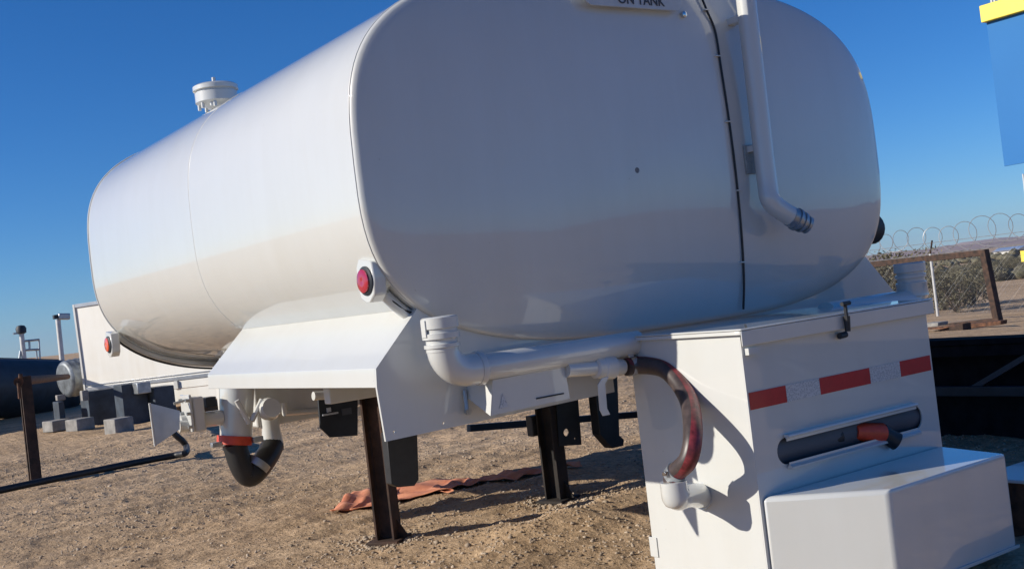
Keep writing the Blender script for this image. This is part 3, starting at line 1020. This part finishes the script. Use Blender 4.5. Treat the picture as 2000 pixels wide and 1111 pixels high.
MB().tube([dp[0], dp[3]], 0.005, 6).build('plate_edge', M['white'], suc)
# hanger bracket plates
yk = 1.95


def plate(name, px, y, m, th=0.01, parent=tank, holes=()):
    pts = [onY(p[0], p[1], y) for p in px]
    hs_ = [circ_xz(onY(h[0], h[1], y).x, y, onY(h[0], h[1], y).z, h[2]) for h in holes]
    return MB().prism(pts, (0, th, 0), hs_).build(name, m, parent, bevel=0.0 if holes else 0.002)


k1 = plate('hanger_bracket', [(621, 775), (699, 770), (699, 850), (645, 854), (626, 835)], yk, M['navy'], 0.012)
MB().box(onY(645, 808, yk - 0.004), (0.08, 0.01, 0.008)).build('bracket_label', M['silver'], k1)
MB().box(onY(642, 800, yk - 0.004), (0.02, 0.01, 0.02)).build('bracket_label', M['silver'], k1)
MB().box(onY(677, 803, yk - 0.003), (0.05, 0.008, 0.03)).build('bracket_window', M['dark_in'], k1)
plate('hanger_bracket', [(715, 765), (760, 760), (760, 845), (728, 852), (716, 820)], yk - 0.3, M['navy'], 0.012)
MB().span((onY(700, 805, yk + .2).x, yk + .2, onY(700, 812, yk + .2).z), (onY(716, 805, yk + .2).x + .1, yk + .25, onY(700, 796, yk + .2).z)).build('frame_end', M['white'], tank)
k2 = plate('hanger_bracket', [(1086, 770), (1128, 765), (1136, 868), (1092, 871)], 1.44, M['navy'], 0.012, holes=((1107, 844, 0.019), (1124, 856, 0.007)))
plate('hanger_bracket', [(1160, 735), (1206, 735), (1210, 850), (1219, 858), (1218, 870), (1196, 875), (1172, 848)], 1.3, M['black'], 0.06)
# cross bar and lit timber behind
a = onY(915, 836, 2.55); b = onY(1258, 808, 2.55)
MB().tube([a, a.lerp(b, 1.5)], 0.028, 4).build('rear_crossbar', M['black'], tank)
MB().box(onY(1045, 830, 1.55), (0.07, 0.05, 0.10)).build('crossbar_lug', M['black'], tank, bevel=0.004)
# black rubber flap hanging behind the end plate
fl = [(755, 845), (815, 842), (818, 936), (810, 948), (778, 951), (765, 945)]
plate('mud_flap', fl, 0.42, M['rubber'], 0.04)
a = onY(757, 830, 0.42); 

# ------------------------------------------------------------------ steel stands
def stand(x, y, top, m, label, ang=0, flange=True):
    t = thing('steel_stand', (x, y, gz(x, y)), label, 'support stand', 'steel stands under the water tank')
    g = gz(x, y) - 0.005
    R = Matrix.Rotation(ang, 3, 'Z')
    def B(c, s):
        return MB().box(Vector((x, y, 0)) + R @ Vector((c[0], c[1], 0)) + Vector((0, 0, c[2])), s, R)
    h = top - g
    w = 0.088; d = 0.08
    web = B((0, 0, g + h / 2), (0.009, d - 0.02, h)).build('web', m, t)
    B((0, -d / 2, g + h / 2), (w, 0.010, h)).build('flange', m, t, bevel=0.001)
    B((0, d / 2, g + h / 2), (w, 0.010, h)).build('flange', m, t, bevel=0.001)
    B((0, 0, g + 0.01), (0.17, 0.15, 0.014)).build('base_plate', m, t, bevel=0.002)
    for s in (-1, 1):
        pts = [Vector((x, y, 0)) + R @ Vector(p) for p in ((s * 0.0, -d / 2 - 0.004, g + 0.018), (s * 0.0, -d / 2 - 0.055, g + 0.018), (s * 0.0, -d / 2 - 0.004, g + 0.10))]
        if s == 1:
            MB().prism(pts, R @ Vector((0.007, 0, 0))).build('gusset', m, t)
    B((0, 0, top - 0.007), (0.20, 0.20, 0.014)).build('top_plate', m, t, bevel=0.002)
    return t


stand(2.32, 1.52, 0.66, M['rustmid'], 'rusty steel stand under the left side of the tank, with sunlit base plate', rad(38))
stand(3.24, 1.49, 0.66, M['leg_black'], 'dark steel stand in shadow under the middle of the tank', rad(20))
for i, (x, y) in enumerate(((2.32, 0.32), )):
    pass

# ------------------------------------------------------------------ red tarp strip on the ground
def tarp():
    L = [(667, 975, 16), (720, 970, 20), (770, 966, 16), (850, 949, 20), (905, 944, 9), (960, 938, 7), (1020, 930, 7), (1078, 922, 6), (1130, 914, 5)]
    rowsv = []
    n = 70; k = 14
    cen = [onZ(a, b, 0.02) for a, b, c in L]; wd = [c / 1000 * 11 for a, b, c in L]
    sp_ = spline(cen, 10)
    ws = np.interp(np.linspace(0, len(L) - 1, len(sp_)), range(len(L)), wd)
    vs = []; fs = []
    for i, p in enumerate(sp_):
        t_ = (sp_[min(i + 1, len(sp_) - 1)] - sp_[max(i - 1, 0)]).normalized()
        nrm = Vector((-t_.y, t_.x, 0))
        for j in range(k):
            u = j / (k - 1) * 2 - 1
            q = p + nrm * u * ws[i] * (1.25 + 0.25 * math.sin(i * .5))
            fold = 0.014 * abs(math.sin(u * 4.4 + i * 0.21)) + 0.012 * math.sin(i * 0.9 + u * 3)
            z = gz(q.x, q.y) + 0.012 + max(0, fold) * (1 - 0.4 * abs(u))
            vs.append((q.x, q.y, z))
    for i in range(len(sp_) - 1):
        for j in range(k - 1):
            fs.append((i * k + j, i * k + j + 1, (i + 1) * k + j + 1, (i + 1) * k + j))
    o = MB().add(vs, fs).build('tarp', M['tarp'], angle=60)
    md = o.modifiers.new('thickness', 'SOLIDIFY'); md.thickness = 0.002
    return tag(o, 'crumpled faded red tarp strip lying on the dirt under the tank', 'tarp')


tarp()

# ------------------------------------------------------------------ left yard
# rusty post with crossbar
rk = thing('pipe_rack', (1.9, 6.45, 0), 'rusty steel post with a long rusty rail running back from its top', 'pipe rack')
pb_ = onY(72, 945, 6.45); ptp = onY(50, 742, 6.45)
R_ = Matrix.Rotation(rad(12), 3, 'Z')
mid = (pb_ + ptp) / 2
lean = math.atan2(ptp.x - pb_.x, ptp.z - pb_.z)
RR = Matrix.Rotation(lean, 3, 'Y') @ R_
MB().box(mid, (0.085, 0.012, (ptp - pb_).length + 0.06), RR).box(mid + Vector((0, 0.07, 0)), (0.085, 0.012, (ptp - pb_).length + 0.06), RR).box(mid + Vector((0, 0.035, 0)), (0.010, 0.06, (ptp - pb_).length + 0.06), RR).build('post', M['rustdark'], rk)
e0 = onY(36, 745, 6.42); e1 = onY(132, 735, 13.2)
MB().tube([e0, e1], 0.036, 14).build('rail', M['rust'], rk)
MB().tube([e0 + Vector((0.0, 0, -0.01)), onY(39, 778, 6.42)], 0.014, 8).build('rail_stop', M['rust'], rk)
MB().tube([onY(40, 738, 6.42), onY(40, 730, 6.42)], 0.016, 8).build('rail_bolt', M['rust'], rk)

# black hose along the ground
hp_ = [onZ(-160, 990, 0.045), onZ(0, 957, 0.045), onZ(90, 938, 0.045), onZ(180, 920, 0.045), onZ(280, 900, 0.045), onZ(340, 889, 0.045), onZ(362, 884, 0.06), onY(364, 872, 6.75), onY(356, 860, 6.75), onY(344, 850, 6.75), onY(334, 838, 6.75)]
tag(MB().tube(spline(hp_, 8), 0.027, 12).build('ground_hose', M['rubber']), 'long black hose lying across the dirt in front of the rusty post', 'hose')

# big black pipe
a = onY(-120, 760, 16.5); b = onY(118, 757, 18.5)
pp = thing('steel_pipe', (a.x, a.y, 0), 'very large dark steel pipe lying on the ground at the left edge', 'pipe')
axp = (b - a).normalized()
rp = 0.50
mb = MB(); mb.tube([a - axp * 3, b], rp, 40, cap=False); mb.tube([a - axp * 3, b], rp - 0.02, 40, cap=False)
mb.build('pipe_wall', M['navy'], pp)
mb = MB(); mb.tube([b, b + axp * 0.01], rp + 0.008, 40, cap=False).build('pipe_rim', M['rustdark'], pp)
MB().tube([a - axp * 3 + Vector((0, 0, rp - 0.03)), b + Vector((0, 0, rp - 0.03))], 0.05, 10).build('top_band', M['rust'], pp)  # brown band along the top of the pipe

# corrugated culvert
a = onY(124, 741, 13.7)
cu = []
for i in range(32):
    cu.append((0.262 + 0.007 * math.sin(i * PI / 2) - 0.02 * max(0, 1 - i / 4) ** 2, 0.02 + i * 0.022))
M['galv_dark'] = mat('weathered_galvanised_steel', (0.20, 0.225, 0.25), 0.5, 0.5, var=0.5, scale=7)
cv = MB().lathe([(0.20, 0)] + [(0.22, 0.004)] + cu, a, (0.97, 0.22, 0.05), 32).build('culvert_pipe', M['galv_dark'])
tag(cv, 'short corrugated galvanised culvert pipe between the dark pipe and the cream container', 'pipe')

# cream box container behind
cb = thing('container', (4.6, 13.0, 0.33), 'cream white panelled container raised on dark pedestals behind the tank', 'container')
tl = onY(143, 595, 13.0); bl_ = onY(168, 779, 13.0); ux = Vector((0.55, -0.835, 0.012))
uz = (tl - bl_)
wd = 2.6; dpt = Vector((1.9, 1.42, 0))
P = [bl_, bl_ + ux * wd, bl_ + ux * wd + uz, tl]
MB().prism(P, dpt).build('shell', M['cream'], cb, bevel=0.006)
off = Vector((0, -0.012, 0))
def strip(u0, u1, v0, v1, th, m, nm):
    q = [bl_ + ux * u0 + uz * v0, bl_ + ux * u1 + uz * v0, bl_ + ux * u1 + uz * v1, bl_ + ux * u0 + uz * v1]
    nn = Vector((-0.8, -0.6, 0))
    MB().prism([p + nn * 0.001 for p in q], nn * th).build(nm, m, cb, bevel=0.001)
strip(0, 0.03, 0, 1.0, 0.02, M['white2'], 'corner_post')
strip(0.035, wd, 0.965, 1.0, 0.02, M['alu'], 'top_rail')
strip(0.035, wd, 0.085, 0.12, 0.012, M['alu'], 'trim_rail')
strip(0.035, wd, 0.135, 0.145, 0.010, M['alu'], 'trim_rail')
strip(1.50, 1.56, 0.0, 0.08, 0.03, M['white2'], 'corner_post')
strip(0.035, wd, -0.14, -0.005, 0.006, M['cream'], 'skirt_board')
# pedestals and blocks
def ped(px0, px1, pyt, pyb, y, m, nm, label, cat, group, d=0.3):
    a = onY(px0, pyt, y); b = onY(px1, pyb, y)
    g = gz((a.x + b.x) / 2, y)
    z1 = max(a.z, g + 0.05)
    o = MB().span((a.x, y, g - 0.02), (b.x, y + d, z1)).build(nm, m, bevel=0.008)
    return tag(o, label, cat, group)


ped(113, 130, 785, 830, 12.4, M['pedestal'], 'pedestal', 'narrow dark steel pedestal leftmost below the culvert pipe', 'pedestal', 'dark pedestals under the container')
ped(170, 232, 765, 822, 12.2, M['pedestal'], 'pedestal', 'wide dark steel pedestal under the left corner of the container', 'pedestal', 'dark pedestals under the container', 0.4)
ped(236, 296, 752, 835, 11.4, M['pedestal'], 'pedestal', 'tall dark steel pedestal in front of the container, grey block on top', 'pedestal', 'dark pedestals under the container', 0.35)
ped(300, 345, 757, 800, 11.2, M['pedestal'], 'pedestal', 'dark steel pedestal just left of the white suction valve', 'pedestal', 'dark pedestals under the container', 0.35)


def cblock(px, py, w, h, y, label, d=0.25, ang=0.0, z=None):
    p = onY(px, py, y)
    g = gz(p.x, y) if z is None else z
    o = MB().box((p.x, y, g + h / 2 - 0.01), (w, d, h), Matrix.Rotation(ang, 3, 'Z')).build('concrete_block', M['conc'], bevel=0.012)
    return tag(o, label, 'concrete block', 'concrete blocks below the container')


cblock(110, 822, 0.26, 0.14, 12.3, 'small concrete block lying leftmost on the dirt below the big pipe', ang=0.3)
cblock(156, 825, 0.25, 0.15, 11.7, 'concrete block on the dirt between the two leftmost pedestals', ang=0.35)
cblock(232, 828, 0.24, 0.18, 10.4, 'pale concrete block on the dirt in front of the tall dark pedestal', ang=0.25)
p = onY(277, 757, 11.3)
o = MB().box(p, (0.17, 0.2, 0.14)).build('concrete_block', M['galv'], bevel=0.01)
tag(o, 'grey metal block resting on top of the tall dark pedestal', 'block')
p = onY(118, 776, 12.2)
tag(MB().box(p, (0.10, 0.1, 0.07)).build('concrete_block', M['conc'], bevel=0.006), 'pale block on top of the leftmost pedestal', 'concrete block')
p = onY(165, 772, 12.0)
tag(MB().box(p, (0.08, 0.1, 0.13)).build('concrete_block', M['conc'], bevel=0.006), 'pale block wedged below the culvert pipe', 'concrete block')

# yard lamp posts and guard rail beyond the pipe
def lamp_post(px0, py0, px1, py1, y, label, big):
    a = onY(px1, py1 + 20, y); b = onY(px0, py0, y)
    t = thing('yard_light', (a.x, a.y, gz(a.x, a.y)), label, 'light post', 'light posts beyond the pipe')
    a.z = gz(a.x, a.y)
    MB().tube([a, b], 0.06 if big else 0.065, 12).build('pole', M['post'], t)
    if big:
        MB().box(b + Vector((0.14, 0, 0.06)), (0.27, 0.22, 0.15), Matrix.Rotation(0.1, 3, 'Y')).build('lamp_head', M['alu'], t, bevel=0.02)
        MB().box(b + Vector((-0.05, 0, 0.07)), (0.10, 0.15, 0.10)).build('bracket', M['navy'], t, bevel=0.01)
    else:
        MB().lathe([(0.08, 0), (0.13, 0.03), (0.14, 0.15), (0.1, 0.22), (0.03, 0.24)], b, (0, 0, 1), 14).build('lamp_head', M['navy'], t)
        MB().box(b + Vector((-0.12, 0, 0.03)), (0.18, 0.1, 0.05)).build('bracket', M['alu'], t)


lamp_post(42, 652, 49, 702, 30, 'left pale light post with small dark head above the big pipe', False)
lamp_post(113, 624, 122, 698, 26, 'tall pale light post with boxy lamp head beside the container', True)
gr_ = thing('guard_rail', tuple(onY(62, 700, 30)), 'thin metal guard rail platform standing beyond the big dark pipe', 'guard rail')
def rod(a, b, r=0.02, y=30, nm='rail'):
    MB().tube([onY(a[0], a[1], y), onY(b[0], b[1], y)], r, 8).build(nm, M['galv'], gr_)
for a, b in (((47, 666), (77, 663)), ((45, 684), (77, 682)), ((57, 666), (58, 684)), ((76, 663), (79, 710)), ((71, 684), (73, 710)), ((40, 685), (37, 710))):
    rod(a, b, 0.03 if a[0] < 60 else 0.022)

# ------------------------------------------------------------------ right side yard
# dark flatbed standing in the tank's shadow
fb = thing('flatbed_trailer', (5.4, 0.8, 0), 'black steel flatbed trailer in deep shadow right of the white bumper box', 'trailer')
xf = 5.2
ftop = 0.515
MB().span((xf, -3.2, ftop - 0.03), (xf + 0.16, 2.6, ftop)).build('deck', M['matte'], fb, bevel=0.003)
MB().span((xf + 0.01, -3.2, ftop - 0.09), (xf + 0.05, 2.6, ftop - 0.032)).build('side_rail', M['matte'], fb, bevel=0.003)
MB().span((xf + 0.01, -3.2, 0.22), (xf + 0.05, 2.6, 0.27)).build('side_rail', M['navy'], fb, bevel=0.003)
MB().span((xf + 0.10, -3.2, -0.02), (xf + 0.12, 2.6, ftop - 0.04)).build('side_sheet', M['matte'], fb)
for i in range(9):
    y = 2.3 - i * 0.62
    MB().prism([(xf + 0.02, y, 0.272), (xf + 0.02, y + 0.06, 0.272), (xf + 0.02, y - 0.24, ftop - 0.092), (xf + 0.02, y - 0.30, ftop - 0.092)], (0.03, 0, 0)).build('diagonal_brace', M['pedestal'], fb)
for i in range(5):
    y = 2.4 - i * 1.3
    MB().span((xf + 0.01, y, -0.03), (xf + 0.09, y + 0.07, 0.218)).build('leg', M['matte'], fb, bevel=0.002)

# channel offcut beside the step
q = onY(1990, 937, -0.75)
ch = MB().span((q.x - 0.03, -0.80, q.z - 0.006), (q.x + 0.5, -0.60, q.z + 0.006)).build('steel_channel', M['white2'], bevel=0.003)
ch2 = thing('steel_trestle', (q.x + 0.1, -0.6, 0), 'low rusty trestle with pale top plate right of the bumper step', 'trestle')
ch.name = 'top_plate'; ch.parent = ch2; ch.matrix_parent_inverse = Matrix.Translation(-Vector(ch2.location))
MB().span((q.x - 0.01, -0.78, gz(q.x, -0.7) - 0.02), (q.x + 0.04, -0.64, q.z - 0.007)).build('leg', M['rust'], ch2)
MB().span((q.x + 0.42, -0.78, gz(q.x, -0.7) - 0.02), (q.x + 0.47, -0.64, q.z - 0.007)).build('leg', M['rust'], ch2)

# rusty square frame standing on edge
fr = thing('steel_frame', (20, 10.5, -0.6), 'rusty brown square steel frame standing upright by the chain link fence', 'steel frame')
c = [onX(1690, 518, 20), onX(1918, 494, 20), onX(1945, 628, 20), onX(1700, 655, 20)]
for i, r in zip(range(4), (0.058, 0.062, 0.066, 0.058)):
    a, b = c[i], c[(i + 1) % 4]
    d = (b - a).normalized()
    ww = Vector((0.16 + 0.008 * (i % 2), 0, 0)); a = a - Vector((0.004 * (i % 2), 0, 0)); b = b - Vector((0.004 * (i % 2), 0, 0)); up_ = d.cross(Vector((1, 0, 0))).normalized() * r
    MB().prism([a - up_ - d * r * (1 - 0.06 * (i % 2)), b - up_ + d * r * (1 - 0.06 * (i % 2)), b + up_ + d * r * (1 - 0.06 * (i % 2)), a + up_ - d * r * (1 - 0.06 * (i % 2))], ww).build('frame_beam', M['rustmid'], fr, bevel=0.01)
# timbers and a ramp at its foot
def beam(pts, x, th, m, nm, label, cat):
    q = [onX(p[0], p[1], x) for p in pts]
    return tag(MB().prism(q, (th, 0, 0)).build(nm, m, bevel=0.01), label, cat)


beam([(1790, 655), (1880, 632), (1882, 652), (1805, 668)], 17.5, 0.25, M['rustdark'], 'steel_ramp', 'dark rusty wedge shaped ramp lying in front of the square frame', 'ramp')
beam([(1800, 632), (1832, 630), (1832, 637), (1800, 639)], 17.3, 0.3, M['conc'], 'footing_slab', 'small pale slab at the foot of the fence post', 'slab')
beam([(1800, 642), (1955, 626), (1955, 634), (1800, 652)], 18.2, 0.2, M['rust'], 'steel_beam', 'long rusty beam lying along the foot of the square frame', 'beam')

# chain link fence with razor wire
fx = 26.0
fence = thing('chain_link_fence', (fx, 14, gz(fx, 14)), 'chain link fence topped with coiled razor wire along the yard edge', 'fence')
f_top = onX(1820, 497, fx).z
ya, yz = 19.5, 9.5
def fz(y):
    return gz(fx, y)
mesh_b = MB()
zt = f_top; zb = fz(14) + 0.02
dd = 0.06
H = zt - zb
k = int((ya - yz + H) / dd)
for i in range(k):
    y0 = yz - H + i * dd
    for s in (1, -1):
        a = Vector((fx, y0, zb)); b = Vector((fx, y0 + H, zt))
        if s == -1: a, b = Vector((fx + 0.004, y0 + H, zb)), Vector((fx + 0.004, y0, zt))
        mesh_b.tube([a, b], 0.0018, 3, cap=False)
mesh_b.build('wire_mesh', M['wire'], fence, smooth=False, kind='stuff')
for yy in (17.6, 14.9, 12.15, 9.6):
    pt = MB().tube([(fx, yy, fz(yy) - 0.1), (fx, yy, zt + 0.02)], 0.035, 10).build('fence_post', M['post'], fence)
    MB().tube([(fx, yy, zt + 0.02), (fx - 0.04, yy - 0.13, zt + 0.36)], 0.024, 8).build('post_arm', M['rustdark'], pt)
MB().tube([(fx, ya, zt), (fx, yz, zt)], 0.012, 6).build('top_wire', M['wire'], fence)
MB().tube([(fx - 0.02, ya, zt + 0.15), (fx - 0.02, yz, zt + 0.15)], 0.007, 5).build('top_wire', M['wire'], fence)
MB().tube([(fx - 0.04, ya, zt + 0.3), (fx - 0.04, yz, zt + 0.3)], 0.007, 5).build('top_wire', M['wire'], fence)
rz = MB()
random.seed(8)
pts = []
turns = 21
for i in range(turns * 20):
    a = 2 * PI * i / 20
    yy = ya - (ya - yz) * i / (turns * 20)
    r = 0.33 + 0.05 * math.sin(i * 0.031) + 0.03 * math.sin(i * 0.0737 + 1)
    pts.append(Vector((fx - 0.05 - r * 0.40 * math.sin(a), yy + r * 0.95 * math.sin(a), zt + 0.40 + r * math.cos(a) + 0.05 * math.sin(yy * 2.1))))
rz.tube(pts, 0.0085, 5).build('razor_coil', M['wire'], fence)

# scrub: bushes of small leaf faces on twigs
def bush_mesh(name, seed, n=900, w=1.0, h=0.8):
    r = np.random.default_rng(seed)
    # clumps
    cl = np.stack([r.normal(0, 0.30, 26) * w, r.normal(0, 0.30, 26) * w, r.uniform(0.2, 1.0, 26) * h], 1)
    rad_ = r.uniform(0.10, 0.24, 26)
    idx = r.integers(0, 26, n)
    dirs = r.normal(0, 1, (n, 3)); dirs /= np.linalg.norm(dirs, axis=1)[:, None]
    c = cl[idx] + dirs * (rad_[idx] * r.uniform(0.2, 1, n) ** 0.5)[:, None]
    c[:, 2] = np.maximum(c[:, 2], 0.03)
    s = r.uniform(0.012, 0.034, n)
    a = r.normal(0, 1, (n, 3)); a /= np.linalg.norm(a, axis=1)[:, None]
    b = np.cross(a, r.normal(0, 1, (n, 3))); b /= np.linalg.norm(b, axis=1)[:, None]
    vs = np.stack([c - a * s[:, None], c + b * s[:, None] * 0.5, c + a * s[:, None], c - b * s[:, None] * 0.5], 1).reshape(-1, 3)
    fs = [(4 * i, 4 * i + 1, 4 * i + 2, 4 * i + 3) for i in range(n)]
    me = bpy.data.meshes.new(name); me.from_pydata(vs.tolist(), [], fs); me.materials.append(M['leaf'])
    tw = MB()
    for q in cl[:16]:
        tw.tube([(0, 0, 0), (q[0] * 0.4, q[1] * 0.4, q[2] * 0.5), tuple(q)], [0.012, 0.008, 0.003], 4)
    mt = bpy.data.meshes.new('twigs'); mt.from_pydata(tw.v, [], tw.f); mt.materials.append(M['twig'])
    return me, mt


bms = [bush_mesh('foliage', s, 2600) for s in (1, 2, 3)]
# where a bush stands in the open desert beyond the fence
r_ = np.random.default_rng(12)


def place_bush(x, y, s, k, label, group='desert bushes beyond the fence'):
    z = gz(x, y) - 0.03
    t = thing('desert_bush', (x, y, z), label, 'bush', group)
    for me_, nm in zip(bms[k], ('foliage', 'twigs')):
        o = bpy.data.objects.new(nm, me_); COL.objects.link(o); o.parent = t
    t.scale = (s, s, s * 0.9)
    t.rotation_euler = (0, 0, r_.uniform(0, 6.28))
    return t


big_l = [('big olive bush filling the view behind the square frame, nearest the fence post', 1868, 600, 29, 1.55),
         ('big grey-green bush right of the fence post within the square frame', 1900, 585, 33, 1.6),
         ('dense olive bush left of the fence post behind the square frame', 1845, 600, 31, 1.6),
         ('tawny green bush seen between the tank and the white filler cap', 1725, 560, 30, 2.5),
         ('olive bush just left of the white filler cap, behind the fence', 1750, 575, 33, 1.6)]
for lab, px, py, x, s in big_l:
    q = onX(px, py, x)
    place_bush(x, q.y, s, r_.integers(0, 3), lab)
for i in range(34):
    x = r_.uniform(36, 110)
    px = r_.uniform(1690, 2010)
    q = onX(px, 560, x)
    # keep the open sandy patch at the right free
    if px > 1890 and x < 62: 
        continue
    D_ = math.hypot(x, q.y + 3)
    place_bush(x, q.y, min(r_.uniform(1.2, 2.4), (1 - D_ * 0.0125 - gz(x, q.y)) / 1.0), int(r_.integers(0, 3)), 'grey-green scrub bush standing on the open desert beyond the fence')
# the rest of the scrub plain: one mass
n = 5200
aa = rad(1) * r_.uniform(40, 80, n)
dist = 70 + 1500 * r_.uniform(0, 1, n) ** 1.6
sx_ = EYE.x + dist * np.sin(aa); sy_ = EYE.y + dist * np.cos(aa)
ssz = r_.uniform(0.35, 1.0, n) * (1 + dist / 900)
cen = np.stack([sx_, sy_, ground_z(sx_, sy_) + ssz * 0.3], 1)
sc_ = scatter_mesh('desert_scrub', cen, ssz, IV, IF, M['leaf'], 0.6)
sc_['kind'] = 'stuff'; sc_['label'] = 'low grey-green scrub covering the plain towards the hills'; sc_['category'] = 'scrub'

# hills along the horizon
ridge('hills', arc_pts(3600, 20, 110, 90, -12, 34, 3), 500, M['hill'], -60)
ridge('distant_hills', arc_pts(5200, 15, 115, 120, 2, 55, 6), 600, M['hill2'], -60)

# far white shed, mast and yellow sign at the right edge
q = onX(1978, 497, 320)
sh = thing('shed', (q.x, q.y, gz(q.x, q.y)), 'low pale shed far off on the plain at the right edge', 'shed')
MB().box((q.x, q.y, gz(q.x, q.y) + 0.5), (7, 8, 3)).build('wall', M['white2'], sh)
MB().prism([(q.x - 4, q.y - 4.3, gz(q.x, q.y) + 2.0), (q.x + 4, q.y - 4.3, gz(q.x, q.y) + 2.0), (q.x, q.y - 4.3, gz(q.x, q.y) + 3.0)], (0, 8.6, 0)).build('roof', M['white'], sh)
q = onX(2003, 500, 40)
ys_ = thing('yellow_marker', (q.x, q.y, gz(q.x, q.y)), 'small yellow marker board on a post at the right edge beyond the fence', 'sign')
MB().box(q, (0.05, 0.36, 0.42)).build('board', M['yellow'], ys_, bevel=0.01)
MB().tube([(q.x, q.y, gz(q.x, q.y)), (q.x, q.y, q.z)], 0.03, 8).build('post', M['post'], ys_)
q = onX(1998, 340, 60)
ms = thing('radio_mast', (q.x, q.y, gz(q.x, q.y)), 'thin white mast rising above the razor wire at the right edge', 'mast')
MB().tube([(q.x, q.y, gz(q.x, q.y)), (q.x, q.y, q.z)], [0.10, 0.05], 8).build('pole', M['white'], ms)

# window reflection at top right, built as a yellow beam and blue panel
bx_ = 9.0
b0 = onX(1911, 13, bx_); b1 = onX(1917, 45, bx_)
b0.y = b1.y = (b0.y + b1.y) / 2
gb = thing('window_reflection', (bx_ + 0.1, b0.y - 6, gz(bx_, b0.y - 6)), 'window reflection built as a tall pale blue panel under a yellow beam at the top right corner', 'sign')
MB().span((bx_, b0.y, b1.z), (bx_ + 0.16, b0.y - 3.0, b0.z)).build('beam', M['yellow'], gb, bevel=0.006)
MB().span((bx_ + 0.03, b0.y - 2.8, gz(bx_, b0.y - 3) - 0.1), (bx_ + 0.13, b0.y - 2.9, b1.z)).build('column', M['alu'], gb, bevel=0.006)
pz = onX(1930, 330, bx_).z
MB().span((bx_ + 0.05, b0.y - 0.02, pz), (bx_ + 0.07, b0.y - 2.75, b1.z - 0.002)).build('panel', M['reflection_blue'], gb, bevel=0.002)
for px in (1937, 1943):
    q = onX(px, 6, bx_ + 0.08)
    MB().tube([(q.x, q.y, b0.z), (q.x, q.y, b0.z + 0.5)], 0.01, 6).build('beam_wire', M['white2'], gb)

# ------------------------------------------------------------------ thin air haze
hz, nt, b = new_mat('haze_air')
nt.nodes.clear()
vo_ = nt.nodes.new('ShaderNodeVolumePrincipled')
vo_.inputs['Color'].default_value = (0.45, 0.65, 1.0, 1)
vo_.inputs['Density'].default_value = 0.00005
vo_.inputs['Anisotropy'].default_value = 0.2
ou = nt.nodes.new('ShaderNodeOutputMaterial')
nt.links.new(vo_.outputs[0], ou.inputs['Volume'])
HB = 7200
o = MB().span((-HB, -HB, -90), (HB, HB, 110)).build('haze', hz, smooth=False)
o['kind'] = 'stuff'
